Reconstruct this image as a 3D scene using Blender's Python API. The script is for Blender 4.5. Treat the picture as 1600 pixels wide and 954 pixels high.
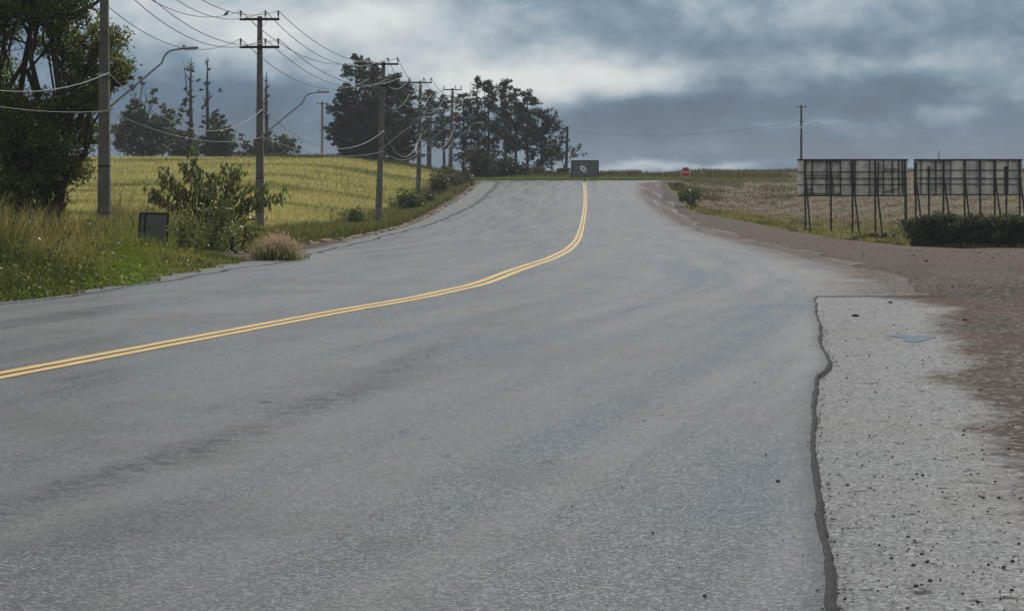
import bpy, math, random
import numpy as np
from mathutils import Vector, Matrix

# ------------------------------------------------------------------ camera, sky, sun, exposure
for o in list(bpy.data.objects):
    bpy.data.objects.remove(o)
S = bpy.context.scene
COL = S.collection
R = math.radians
F, YH, EYE = 3250.0, 275.0, 1.5          # focal length and horizon row in photo pixels, eye height in metres

cam_d = bpy.data.cameras.new('camera')
cam = bpy.data.objects.new('camera', cam_d)
COL.objects.link(cam)
cam.location = (0, 0, EYE + .03)
cam.rotation_euler = (R(90), 0, 0)
cam_d.sensor_width = 36
cam_d.lens = 36 * F / 1600
cam_d.shift_y = -(477 - YH) / 1600
cam_d.clip_start = 0.3
cam_d.clip_end = 20000
S.camera = cam
S.view_settings.view_transform = 'Standard'
S.view_settings.look = 'None'
S.view_settings.exposure = 0.45
S.view_settings.gamma = 1
S.view_settings.use_curve_mapping = False

SUN_EL, SUN_AZ = R(50), R(32)            # azimuth from +Y (straight ahead) towards +X (right)
sunv = Vector((math.sin(SUN_AZ) * math.cos(SUN_EL), math.cos(SUN_AZ) * math.cos(SUN_EL), math.sin(SUN_EL)))
sl = bpy.data.lights.new('sun', 'SUN')
sl.energy = 2.8
sl.angle = R(2.0)
sl.color = (1.0, 0.96, 0.90)
so = bpy.data.objects.new('sun', sl)
COL.objects.link(so)
so.rotation_euler = (-sunv).to_track_quat('-Z', 'Y').to_euler()


class NT:
    """small helper to write node trees as expressions"""
    def __init__(self, tree):
        self.t = tree
        self.n = tree.nodes
        self.l = tree.links

    def node(self, typ, ins=None, **props):
        nd = self.n.new(typ)
        for k, v in props.items():
            setattr(nd, k, v)
        for k, v in (ins or {}).items():
            self.put(nd.inputs[k], v)
        return nd

    def put(self, sock, v):
        if isinstance(v, bpy.types.NodeSocket):
            self.l.new(v, sock)
        else:
            sock.default_value = v

    def m(self, op, a, b=None, c=None, clamp=False):
        nd = self.n.new('ShaderNodeMath')
        nd.operation = op
        nd.use_clamp = clamp
        self.put(nd.inputs[0], a)
        if b is not None:
            self.put(nd.inputs[1], b)
        if c is not None:
            self.put(nd.inputs[2], c)
        return nd.outputs[0]

    def add(self, a, b): return self.m('ADD', a, b)
    def sub(self, a, b): return self.m('SUBTRACT', a, b)
    def mul(self, a, b): return self.m('MULTIPLY', a, b)

    def smooth(self, x, e0, e1):
        nd = self.node('ShaderNodeMapRange', {'Value': x, 'From Min': e0, 'From Max': e1}, interpolation_type='SMOOTHSTEP')
        return nd.outputs[0]

    def ramp(self, x, stops):
        nd = self.n.new('ShaderNodeValToRGB')
        el = nd.color_ramp.elements
        while len(el) < len(stops):
            el.new(0.5)
        for e, (p, c) in zip(el, stops):
            e.position = p
            e.color = (c[0], c[1], c[2], 1)
        self.put(nd.inputs[0], x)
        return nd.outputs[0]

    def mix(self, f, a, b, blend='MIX'):
        nd = self.n.new('ShaderNodeMix')
        nd.data_type = 'RGBA'
        nd.blend_type = blend
        self.put(nd.inputs[0], f)
        for s, v in ((nd.inputs[6], a), (nd.inputs[7], b)):
            if isinstance(v, tuple) and len(v) == 3:
                v = v + (1,)
            self.put(s, v)
        return nd.outputs[2]

    def comb(self, x, y, z=0.0):
        return self.node('ShaderNodeCombineXYZ', {0: x, 1: y, 2: z}).outputs[0]

    def noise(self, vec, scale, detail=4.0, rough=0.5, dist=0.0):
        nd = self.node('ShaderNodeTexNoise', {'Vector': vec, 'Scale': scale, 'Detail': detail, 'Roughness': rough, 'Distortion': dist})
        return nd.outputs[0]

    def voro(self, vec, scale, feature='F1', out='Color', rnd=1.0):
        nd = self.node('ShaderNodeTexVoronoi', {'Vector': vec, 'Scale': scale, 'Randomness': rnd}, feature=feature)
        return nd.outputs[out]


def build_world():
    w = bpy.data.worlds.new('World')
    S.world = w
    w.use_nodes = True
    t = NT(w.node_tree)
    t.n.clear()
    out = t.node('ShaderNodeOutputWorld')
    bg = t.node('ShaderNodeBackground', {'Strength': 0.1})
    t.l.new(bg.outputs[0], out.inputs[0])
    sky = t.node('ShaderNodeTexSky', sky_type='NISHITA', sun_disc=False, sun_elevation=SUN_EL, sun_rotation=SUN_AZ)
    d = t.node('ShaderNodeTexCoord').outputs['Generated']
    sx = t.node('ShaderNodeSeparateXYZ', {0: d})
    x, y, z = sx.outputs
    K = F / 100.0
    u = t.mul(t.m('ARCTAN2', x, y), K)                 # azimuth and elevation, in hundredths of the picture's focal scale
    v = t.mul(t.m('ARCSINE', z), K)
    # warp
    w1 = t.noise(t.comb(t.mul(u, 0.55), t.mul(v, 1.1), 3.1), 1.0, 5, 0.55)
    w2 = t.noise(t.comb(t.mul(u, 0.45), t.mul(v, 1.2), 9.7), 1.0, 5, 0.55)
    uu = t.add(u, t.mul(t.sub(w1, 0.5), 2.6))
    vv = t.add(v, t.mul(t.sub(w2, 0.5), 0.85))
    B = 0.22
    blobs = [(-2.4, 2.3, 2.3, 0.85, 0.66), (-4.6, 2.5, 1.6, 0.6, 0.34), (-6.2, 2.6, 1.2, 0.7, 0.32),
             (1.0, 1.62, 1.5, 0.42, 0.60), (-0.6, 1.4, 1.3, 0.40, 0.44), (2.0, 1.5, 1.4, 0.25, 0.16),
             (5.0, 1.66, 2.2, 0.17, 0.26), (7.0, 1.9, 0.7, 0.35, 0.20), (7.6, 1.35, 0.8, 0.2, 0.2),
             (5.2, 1.15, 3.0, 0.20, -0.13), (4.6, 0.78, 1.4, 0.10, 0.17), (6.8, 1.0, 0.8, 0.12, 0.16),
             (2.0, 0.85, 1.8, 0.32, -0.24), (-5.2, 0.75, 2.6, 0.6, -0.26), (5.0, 0.35, 3.0, 0.2, -0.16),
             (2.2, 0.10, 1.8, 0.075, 0.40), (6.2, 0.0, 1.5, 0.15, 0.10), (4.0, 2.7, 4.0, 0.6, 0.30), (1.2, 2.35, 1.0, 0.3, -0.06),
             (-8.0, 1.2, 1.0, 1.0, 0.1)]
    for (cu, cv, su, sv, a) in blobs:
        du = t.m('DIVIDE', t.sub(uu, cu), su)
        dv = t.m('DIVIDE', t.sub(vv, cv), sv)
        e = t.m('EXPONENT', t.mul(t.add(t.mul(du, du), t.mul(dv, dv)), -1.0))
        B = t.m('MULTIPLY_ADD', e, a, B)
    f1 = t.noise(t.comb(t.mul(u, 0.75), t.mul(v, 1.25), 21.0), 1.0, 7, 0.58, 0.25)
    f2 = t.noise(t.comb(t.mul(u, 1.7), t.mul(v, 2.6), 5.0), 1.0, 6, 0.55, 0.2)
    low = t.add(B, t.add(t.mul(t.sub(f1, 0.5), 0.80), t.mul(t.sub(f2, 0.5), 0.38)))
    # the rest of the dome, outside the picture: broken overcast
    zz = t.add(t.m('ABSOLUTE', z), 0.12)
    hi = t.noise(t.comb(t.m('DIVIDE', x, zz), t.m('DIVIDE', y, zz), 2.0), 1.1, 6, 0.55, 0.3)
    dot = t.node('ShaderNodeVectorMath', {0: d, 1: tuple(sunv)}, operation='DOT_PRODUCT').outputs['Value']
    glow = t.m('POWER', t.m('MAXIMUM', dot, 0.0), 6.0)
    high = t.add(t.add(t.mul(t.sub(hi, 0.5), 1.1), 0.70), t.mul(glow, 0.70))
    k = t.smooth(v, 2.6, 7.0)
    Bf = t.add(t.mul(low, t.sub(1.0, k)), t.mul(high, k))
    col = t.ramp(Bf, [(0.0, (.042, .080, .135)), (.22, (.060, .111, .180)), (.45, (.150, .212, .275)), (.7, (.315, .362, .400)), (1.0, (.50, .52, .525))])
    grey = t.ramp(Bf, [(0.0, (.085, .098, .112)), (.45, (.205, .222, .235)), (.7, (.345, .360, .368)), (1.0, (.51, .515, .505))])
    col = t.mix(t.smooth(v, 4.0, 9.0), col, grey)      # unseen upper dome, greyed to take blue out of the road
    col10 = t.mix(1.0, col, (10, 10, 10), 'MULTIPLY')
    t.l.new(t.mix(0.94, sky.outputs[0], col10), bg.inputs[0])


build_world()

# ------------------------------------------------------------------ helpers
rng = np.random.default_rng(7)
random.seed(7)


def P(px, py, d):
    """photo pixel seen at distance d -> world point"""
    return Vector(((px - 800) / F * d, d, EYE + (YH - py) / F * d))


def X(px, d):
    return (px - 800) / F * d


def lerp(y, ys, vs):
    return np.interp(y, ys, vs)


def pchip(xs, ys):
    """monotone cubic interpolation"""
    xs = np.asarray(xs, float); ys = np.asarray(ys, float)
    h = np.diff(xs); dl = np.diff(ys) / h
    m = np.zeros_like(xs)
    m[0], m[-1] = dl[0], dl[-1]
    for i in range(1, len(xs) - 1):
        if dl[i - 1] * dl[i] > 0:
            w1, w2 = 2 * h[i] + h[i - 1], h[i] + 2 * h[i - 1]
            m[i] = (w1 + w2) / (w1 / dl[i - 1] + w2 / dl[i])
    def f(x):
        x = np.clip(np.asarray(x, float), xs[0], xs[-1])
        i = np.clip(np.searchsorted(xs, x, 'right') - 1, 0, len(xs) - 2)
        t = (x - xs[i]) / h[i]
        return ((1 + 2 * t) * (1 - t) ** 2 * ys[i] + t * (1 - t) ** 2 * h[i] * m[i]
                + t * t * (3 - 2 * t) * ys[i + 1] + t * t * (t - 1) * h[i] * m[i + 1])
    return f


def sst(x, a, b):
    t = np.clip((np.asarray(x, float) - a) / (b - a), 0, 1)
    return t * t * (3 - 2 * t)


def _hash(ix, iy, s):
    n = np.sin(ix * 127.1 + iy * 311.7 + s * 74.7) * 43758.5453
    return n - np.floor(n)


def vn(x, y, s=0.0):
    """value noise 0..1"""
    x = np.asarray(x, float); y = np.asarray(y, float)
    ix, iy = np.floor(x), np.floor(y)
    fx, fy = x - ix, y - iy
    fx = fx * fx * (3 - 2 * fx); fy = fy * fy * (3 - 2 * fy)
    a, b = _hash(ix, iy, s), _hash(ix + 1, iy, s)
    c, d = _hash(ix, iy + 1, s), _hash(ix + 1, iy + 1, s)
    return (a * (1 - fx) + b * fx) * (1 - fy) + (c * (1 - fx) + d * fx) * fy


def fbm(x, y, s=0.0):
    return (vn(x, y, s) + .5 * vn(x * 2.1, y * 2.1, s + 1) + .25 * vn(x * 4.3, y * 4.3, s + 2)) / 1.75


# ------------------------------------------------------------------ the lie of the land (heights relative to the eye)
r_prof = pchip([-60, 0, 30, 45, 69, 95, 125, 165, 205, 224, 238, 258, 500, 20000],
               [1.5, 1.5, 1.5, 1.75, 2.3, 2.72, 2.88, 2.32, 1.22, .66, .46, .10, .8, 3.0])
l_prof = pchip([-60, 30, 60, 80, 95, 125, 165, 205, 252, 275, 400, 800, 20000],
               [1.5, 1.5, 1.9, 2.45, 2.5, 1.95, .75, -.6, -1.92, -1.92, -.6, 1.0, 3.0])
g_prof = pchip([-60, 30, 45, 60, 75, 100, 120, 140, 155, 180, 230, 292, 330, 460, 800, 20000],
               [1.5, 1.5, 1.8, 2.3, 2.75, 3.38, 3.75, 3.9, 3.5, 2.6, .95, -.58, -.6, .4, 1.0, 3.0])
x_line = pchip([-60, -5, 10, 15.6, 22.4, 25, 27.1, 29.5, 34, 38, 47, 69, 93, 130, 165, 204, 222, 300],
               [-24, -9.2, -5.3, -3.84, -2.07, -1.38, -.9, -.42, .05, .38, 1.0, 2.0, 2.98, 4.42, 5.8, 7.15, 7.7, 10])
x_ovl = pchip([-60, -5, 10, 21.7, 24.5, 28, 31.5, 35, 41, 63, 96, 115, 140, 165, 218, 236],
              [-30, -13.5, -9.6, -6.8, -6.0, -5.35, -4.9, -4.6, -4.5, -5.3, -5.75, -5.2, -4.25, -3.05, -1.5, -1.2])
x_kerb = pchip([-60, -5, 10, 24, 31, 41, 63, 73, 93, 122, 155, 203, 222, 236],
               [-31, -14.2, -10.1, -6.55, -5.4, -5.3, -6.3, -7.15, -6.65, -6.0, -5.25, -3.75, -3.3, -3.1])
x_patch = pchip([-5, 7.2, 8.5, 10.95, 13.36, 15, 16.75, 19.1, 21.7, 25, 26.3],
                [-.4, 1.1, 1.28, 1.58, 1.93, 2.19, 2.55, 2.84, 3.2, 3.65, 3.85])
x_right = pchip([26.3, 33, 45, 65, 85, 120, 185, 215, 236],
                [5.3, 6.0, 6.9, 8.4, 9.9, 11.2, 13.6, 15.4, 17.5])
x_bank = pchip([0, 60, 80, 88, 93, 98, 110, 125, 136, 140, 143, 150, 185, 212, 240],
               [60, 48, 33, 26.5, 22.9, 19.4, 19.2, 19.0, 18.4, 17.4, 15.4, 13.2, 14.7, 15.8, 20])


def xr_any(y):
    y = np.asarray(y, float)
    return np.where(y < 26.3, 12.0, np.maximum(x_right(np.maximum(y, 26.3)) + .3, 12.0 - (y - 26.3) * .35))


def zt(x, y):
    """ground height at x, y"""
    x = np.asarray(x, float); y = np.asarray(y, float)
    rr = r_prof(y)
    wl = sst(x_kerb(np.clip(y, -60, 236)) - x, 1.0, 18.0)
    wr = sst(x - xr_any(y), 0.0, 9.5)
    dep = rr + wl * (l_prof(y) - rr) + wr * (g_prof(y) - rr)
    bump = (fbm(x * .13, y * .13, 5) - .5) * .35 * np.maximum(wl, wr) * sst(y, 30, 60)
    return EYE - dep + bump


def gz(x, y):
    return float(zt(x, y))


# ------------------------------------------------------------------ materials
def mat(name, base=(.5, .5, .5), rough=.7, metal=0.0, spec=.4, var=0.0, scale=6.0, bump=0.0, col_attr=False, dark=None):
    """principled, with noise variation in colour and a bump"""
    m = bpy.data.materials.new(name)
    m.use_nodes = True
    t = NT(m.node_tree)
    b = t.n['Principled BSDF']
    pos = t.node('ShaderNodeNewGeometry').outputs['Position']
    b.inputs['Roughness'].default_value = rough
    b.inputs['Metallic'].default_value = metal
    b.inputs['Specular IOR Level'].default_value = spec
    nz = t.noise(pos, scale, 6, .6)
    lo = dark or tuple(c * (1 - var) for c in base)
    hi = tuple(min(1, c * (1 + var * .6)) for c in base)
    c = t.ramp(nz, [(.3, lo), (.7, hi)])
    t.l.new(c, b.inputs['Base Color'])
    if bump:
        bp = t.node('ShaderNodeBump', {'Height': t.noise(pos, scale * 5, 4, .6), 'Strength': bump, 'Distance': .02})
        t.l.new(bp.outputs[0], b.inputs['Normal'])
    return m


def leaf_mat(name, trans=.48, gloss=.12):
    """leaf colours come from the mesh's own colour attribute (each leaf its own tint)"""
    m = bpy.data.materials.new(name)
    m.use_nodes = True
    t = NT(m.node_tree)
    t.n.clear()
    out = t.node('ShaderNodeOutputMaterial')
    at = t.node('ShaderNodeAttribute', attribute_name='tint').outputs['Color']
    df = t.node('ShaderNodeBsdfDiffuse', {'Color': at})
    tr = t.node('ShaderNodeBsdfTranslucent', {'Color': t.mix(1.0, at, (1.25, 1.25, .75), 'MULTIPLY')})
    mx = t.node('ShaderNodeMixShader', {0: trans, 1: df.outputs[0], 2: tr.outputs[0]})
    gl = t.node('ShaderNodeBsdfGlossy', {'Color': (.6, .6, .6, 1), 'Roughness': .5})
    fr = t.node('ShaderNodeFresnel', {'IOR': 1.4})
    mx2 = t.node('ShaderNodeMixShader', {0: t.mul(fr.outputs[0], gloss), 1: mx.outputs[0], 2: gl.outputs[0]})
    t.l.new(mx2.outputs[0], out.inputs[0])
    return m


DIRT_STOPS = [(.25, (.036, .028, .024)), (.5, (.060, .047, .040)), (.75, (.095, .077, .066))]


def dirt_color(t, pos):
    n1 = t.noise(pos, .55, 7, .65)
    n2 = t.noise(pos, 9.0, 5, .7)
    c = t.ramp(t.add(t.mul(n1, .6), t.mul(n2, .4)), DIRT_STOPS)
    sp = t.voro(pos, 26.0)
    sv = t.node('ShaderNodeSeparateColor', {0: sp}).outputs[0]
    c = t.mix(t.smooth(sv, .80, .9), c, (.16, .14, .125))
    c = t.mix(t.smooth(sv, .16, .08), c, (.045, .04, .038))
    red = t.noise(pos, .22, 3, .5)
    return t.mix(t.mul(t.smooth(red, .45, .65), .35), c, (.105, .062, .048))


def asphalt_mat(name, old=False):
    m = bpy.data.materials.new(name)
    m.use_nodes = True
    t = NT(m.node_tree)
    b = t.n['Principled BSDF']
    pos = t.node('ShaderNodeNewGeometry').outputs['Position']
    uv = t.node('ShaderNodeUVMap', uv_map='lane').outputs[0]
    dust = t.node('ShaderNodeAttribute', attribute_name='dust').outputs['Fac']
    su = t.node('ShaderNodeSeparateXYZ', {0: uv})
    u, v = su.outputs[0], su.outputs[1]
    edge = t.node('ShaderNodeAttribute', attribute_name='edge').outputs['Fac']
    # aggregate: stones a centimetre across, dark binder and pits between them
    st = t.node('ShaderNodeSeparateColor', {0: t.voro(pos, 70.0 if old else 80.0)}).outputs[0]
    st2 = t.node('ShaderNodeSeparateColor', {0: t.voro(pos, 150.0)}).outputs[1]
    gr = t.noise(pos, 34.0, 4, .7)
    sp = t.node('ShaderNodeSeparateXYZ', {0: pos})
    lane = t.noise(t.comb(t.mul(u, 1.5), t.mul(v, .07)), 1.0, 5, .6)      # wheel-path streaks; their pale tone also paints in wet sheen
    lane2 = t.noise(t.comb(t.mul(u, .35), t.mul(v, .035), 4.0), 1.0, 4, .55, .6)
    blot = t.noise(pos, .45, 6, .6, .4)
    blot2 = t.noise(pos, 2.2, 5, .65)
    coarse = t.smooth(t.add(t.mul(t.noise(pos, .28, 4, .6), .6), t.mul(blot2, .4)), .44, .60)   # where the surface has lost its fines
    pits = t.noise(pos, 7.0, 6, .8)
    if old:
        base = t.ramp(t.add(t.mul(st, .6), t.mul(gr, .4)), [(.22, (.006, .007, .008)), (.38, (.032, .035, .038)), (.6, (.058, .063, .067)), (.84, (.18, .19, .195))])
        pm = t.smooth(pits, .57, .64)
        base = t.mix(t.mul(pm, .85), base, (.022, .023, .024))
        base = t.mix(t.mul(t.smooth(blot, .45, .65), .35), base, (.07, .07, .069))
    else:
        base = t.ramp(t.add(t.mul(st, .6), t.mul(st2, .4)), [(.12, (.006, .007, .007)), (.40, (.026, .028, .029)), (.68, (.050, .053, .055)), (.88, (.22, .226, .228))])
        base = t.mix(t.mul(t.smooth(lane, .42, .58), .50), base, (.082, .084, .082))  # lighter wheel-path streaks, partly wet sheen put into the colour
        base = t.mix(t.mul(t.smooth(lane2, .46, .62), .42), base, (.092, .094, .092))  # broad pale streaks: silvery sheen painted into the base colour
        base = t.mix(t.mul(t.smooth(blot, .50, .62), .5), base, (.018, .0185, .0185))
        pm = t.mul(t.smooth(pits, .585, .64), coarse)
        # ragged coarse seam running along the lane, 2.3 m from the yellow line, and others further over
        for (uc, wd, amt) in ((3.15, .34, .8), (-2.9, .12, .4), (-5.0, .15, .4)):
            wav = t.mul(t.sub(t.noise(t.comb(0.0, t.mul(v, .25), uc), 1.0, 3), .5), .9)
            uq = t.add(u, t.mul(t.m('MAXIMUM', t.sub(v, 13.0), 0.0), .12)) if uc == 3.15 else u
            off = t.m('ABSOLUTE', t.sub(t.add(uq, t.mul(wav, .5 if uc == 3.15 else 1.0)), uc))
            band = t.mul(t.smooth(off, wd, 0.03), t.smooth(t.noise(pos, 8.0, 6, .9), .40, .60))
            if uc == 3.15:
                band = t.mul(band, t.mul(t.smooth(v, 25.0, 17.0), t.smooth(t.noise(t.comb(1.0, t.mul(v, .5)), 1.0, 3), .28, .5)))
            else:
                band = t.mul(band, t.smooth(t.noise(t.comb(uc, t.mul(v, .09)), 1.0, 3), .38, .56))
            pm = t.m('MAXIMUM', pm, t.mul(band, amt))
        base = t.mix(t.mul(pm, .9), base, (.011, .0135, .0155))
        # short cracks in some stretches
        wp = t.node('ShaderNodeVectorMath', {0: pos, 1: t.node('ShaderNodeVectorMath', {0: t.node('ShaderNodeTexNoise', {'Vector': pos, 'Scale': .9, 'Detail': 4.0}).outputs['Color'], 'Scale': 1.6}, operation='SCALE').outputs[0]}, operation='ADD').outputs[0]
        ck = t.voro(wp, .16, 'DISTANCE_TO_EDGE', 'Distance')
        ckm = t.mul(t.smooth(ck, .008, .002), t.smooth(t.noise(pos, .2, 3), .52, .60))
        base = t.mix(t.mul(ckm, .8), base, (.018, .019, .020))
        # tar bleeding from the broken edge
        em = t.mul(t.smooth(t.add(edge, t.mul(t.sub(t.noise(pos, 9.0, 5, .8), .5), .16)), .16, .0), .75)
        base = t.mix(em, base, (.018, .019, .021))
        pm = t.m('MAXIMUM', pm, t.mul(em, .8))
    nz = t.add(t.mul(t.sub(t.noise(pos, .55, 6, .65), .5), 2.0), t.mul(t.sub(t.noise(pos, 6.0, 6, .75), .5), 1.3))
    dn = t.add(dust, nz)
    dm = t.smooth(dn, -.15, .5 if old else 1.3)
    if not old:
        dm = t.mul(dm, t.smooth(t.noise(t.comb(t.mul(u, 1.5), t.mul(v, .05), 7.0), 1.0, 4, .6), .05, .55))
    col = t.mix(dm, base, dirt_color(t, pos))
    t.l.new(col, b.inputs['Base Color'])
    rg = t.add(t.mul(t.smooth(blot, .3, .7), .15), t.mul(t.smooth(lane, .3, .7), .17))
    rough = t.add(rg, .17 if not old else .38)
    rough = t.add(rough, t.m('MAXIMUM', t.mul(dm, .25), t.mul(pm, .12)))
    t.l.new(rough, b.inputs['Roughness'])
    # wet stones shine, pits between them do not
    shine = t.mul(t.node('ShaderNodeMapRange', {'Value': t.add(t.mul(st, .6), t.mul(st2, .4)), 'From Min': .2, 'From Max': .8, 'To Min': .35, 'To Max': 1.0 if not old else .5}).outputs[0], t.sub(1.0, t.mul(pm, .85)))
    t.l.new(t.mul(shine, t.sub(1.0, t.mul(dm, .93))), b.inputs['Specular IOR Level'])
    hgt = t.add(t.mul(st, .45), t.add(t.mul(gr, .6), t.add(t.mul(blot2, .5), t.mul(pm, -.6))))
    bp = t.node('ShaderNodeBump', {'Height': hgt, 'Strength': .55 if old else .36, 'Distance': .012 if old else .007})
    t.l.new(bp.outputs[0], b.inputs['Normal'])
    return m


def ground_mat():
    m = bpy.data.materials.new('ground')
    m.use_nodes = True
    t = NT(m.node_tree)
    b = t.n['Principled BSDF']
    pos = t.node('ShaderNodeNewGeometry').outputs['Position']
    zone = t.node('ShaderNodeSeparateColor', {0: t.node('ShaderNodeAttribute', attribute_name='zone').outputs['Color']})
    dirt_m, wheat_m, stub_m = zone.outputs
    sp = t.node('ShaderNodeSeparateXYZ', {0: pos})
    stretched = t.comb(t.mul(sp.outputs[0], .25), sp.outputs[1], 0.0)
    nA, nB, nC = t.noise(pos, .35, 6, .6), t.noise(pos, 3.0, 5, .65), t.noise(stretched, .30, 5, .6)
    grass = t.ramp(t.add(t.mul(nA, .5), t.mul(nB, .5)), [(.3, (.035, .042, .015)), (.5, (.075, .085, .028)), (.7, (.135, .125, .05))])
    wheat = t.ramp(t.add(t.mul(nC, .6), t.mul(nB, .4)), [(.3, (.13, .13, .045)), (.5, (.26, .235, .09)), (.7, (.33, .29, .125))])
    stub = t.ramp(t.add(t.mul(nC, .4), t.mul(t.noise(pos, 5.0, 6, .75), .6)), [(.3, (.06, .047, .034)), (.5, (.11, .088, .062)), (.68, (.19, .158, .115))])
    stub = t.mix(t.mul(t.smooth(nA, .5, .65), .4), stub, (.085, .09, .045))
    wob = t.mul(t.sub(t.noise(pos, .8, 6, .7), .5), .7)
    c = t.mix(t.smooth(t.add(wheat_m, wob), .35, .65), grass, wheat)
    c = t.mix(t.smooth(t.add(stub_m, wob), .35, .65), c, stub)
    c = t.mix(t.smooth(t.add(dirt_m, wob), .4, .6), c, dirt_color(t, pos))
    t.l.new(c, b.inputs['Base Color'])
    b.inputs['Roughness'].default_value = .85
    b.inputs['Specular IOR Level'].default_value = .06
    bp = t.node('ShaderNodeBump', {'Height': t.add(t.noise(pos, 7.0, 6, .7), t.mul(nA, 2.0)), 'Strength': .6, 'Distance': .05})
    t.l.new(bp.outputs[0], b.inputs['Normal'])
    return m


def paint_mat():
    m = bpy.data.materials.new('yellow_paint')
    m.use_nodes = True
    t = NT(m.node_tree)
    b = t.n['Principled BSDF']
    pos = t.node('ShaderNodeNewGeometry').outputs['Position']
    n = t.noise(pos, 3.0, 8, .75)
    n2 = t.noise(pos, 40.0, 4, .7)
    c = t.ramp(n, [(.3, (.38, .25, .075)), (.7, (.53, .37, .13))])
    n3 = t.noise(pos, 14.0, 6, .8)
    worn = t.smooth(t.add(t.mul(n, .35), t.add(t.mul(n2, .3), t.mul(n3, .35))), .52, .60)
    t.l.new(t.mix(t.mul(worn, .62), c, (.14, .115, .075)), b.inputs['Base Color'])
    b.inputs['Roughness'].default_value = .55
    bp = t.node('ShaderNodeBump', {'Height': n2, 'Strength': .4, 'Distance': .006})
    t.l.new(bp.outputs[0], b.inputs['Normal'])
    return m


M = {
    'ground': ground_mat(), 'road': asphalt_mat('asphalt'), 'old': asphalt_mat('old_asphalt', True), 'paint': paint_mat(),
    'tar': mat('tar_edge', (.050, .052, .054), .85, 0, .3, .85, 45, 1.0),
    'kerb': mat('kerb_concrete', (.21, .165, .125), .9, 0, .2, .55, 1.4, .5),
    'concrete': mat('pole_concrete', (.135, .128, .117), .85, 0, .25, .42, 1.3, .35),
    'concrete_pale': mat('weathered_concrete', (.20, .19, .17), .85, 0, .25, .22, 2.2, .25),  # paler concrete for the slim distant pole
    'steel': mat('galvanised_steel', (.30, .31, .32), .5, .7, .5, .2, 6),
    'wood': mat('dark_wood', (.028, .025, .024), .85, 0, .2, .5, 5, .4),
    'wood_pole': mat('old_wood_pole', (.035, .030, .027), .9, 0, .2, .4, 3, .4),
    'porcelain': mat('brown_insulator', (.075, .055, .05), .35, 0, .5, .2, 9),
    'cable': mat('bare_cable', (.16, .16, .165), .42, .7, .5, .1, 2),
    'telecom': mat('grey_cable_sheath', (.22, .22, .215), .45, 0, .5, .1, 2),
    'panel': mat('billboard_back_sheet', (.78, .725, .68), .8, 0, .2, .28, 1.6, .2), 'panel_stained': mat('stained_back_sheet', (.60, .565, .54), .8, 0, .2, .45, 2.2, .2),
    'black': mat('dark_board', (.125, .132, .124), .8, 0, .25, .25, 3.0, .1),
    'blackframe': mat('black_frame', (.016, .017, .019), .7, 0, .25, .2, 5),
    'red': mat('sign_red', (.42, .018, .022), .5, 0, .4, .15, 5),
    'white': mat('sign_white', (.72, .71, .70), .5, 0, .4, .1, 5),
    'signblack': mat('sign_black', (.02, .02, .022), .5, 0, .4, .1, 5),
    'orange': mat('sign_orange', (.55, .19, .03), .5, 0, .4, .1, 5),
    'lens': mat('lamp_glass', (.6, .6, .58), .25, 0, .5, .05, 5),
    'bark': mat('bark', (.050, .040, .032), .95, 0, .15, .45, 4, .6),
    'barkgrey': mat('grey_bark', (.075, .066, .058), .95, 0, .15, .4, 4, .6),
    'stem': mat('green_stem', (.085, .085, .045), .8, 0, .2, .35, 5),
    'stone': mat('dark_stone', (.035, .034, .034), .85, 0, .25, .5, 20, .6),
    'stone_light': mat('grey_stone', (.15, .152, .15), .85, 0, .25, .4, 20, .6),
    'bird': mat('dark_feathers', (.03, .03, .033), .7, 0, .3, .3, 40),
    'leaf': leaf_mat('leaves'), 'needle': leaf_mat('needles', .15, .05), 'blade': leaf_mat('grass_blades', .45, .10),
    'straw': leaf_mat('straw', .2, .05),
}


def water_mat():
    m = bpy.data.materials.new('puddle_water')
    m.use_nodes = True
    b = m.node_tree.nodes['Principled BSDF']
    t = NT(m.node_tree)
    pos = t.node('ShaderNodeNewGeometry').outputs['Position']
    b.inputs['Base Color'].default_value = (.05, .055, .06, 1)
    b.inputs['Roughness'].default_value = .18
    b.inputs['Specular IOR Level'].default_value = .9
    bp = t.node('ShaderNodeBump', {'Height': t.noise(pos, 7.0, 3), 'Strength': .15, 'Distance': .01})
    t.l.new(bp.outputs[0], b.inputs['Normal'])
    return m


M['water'] = water_mat()


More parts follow.
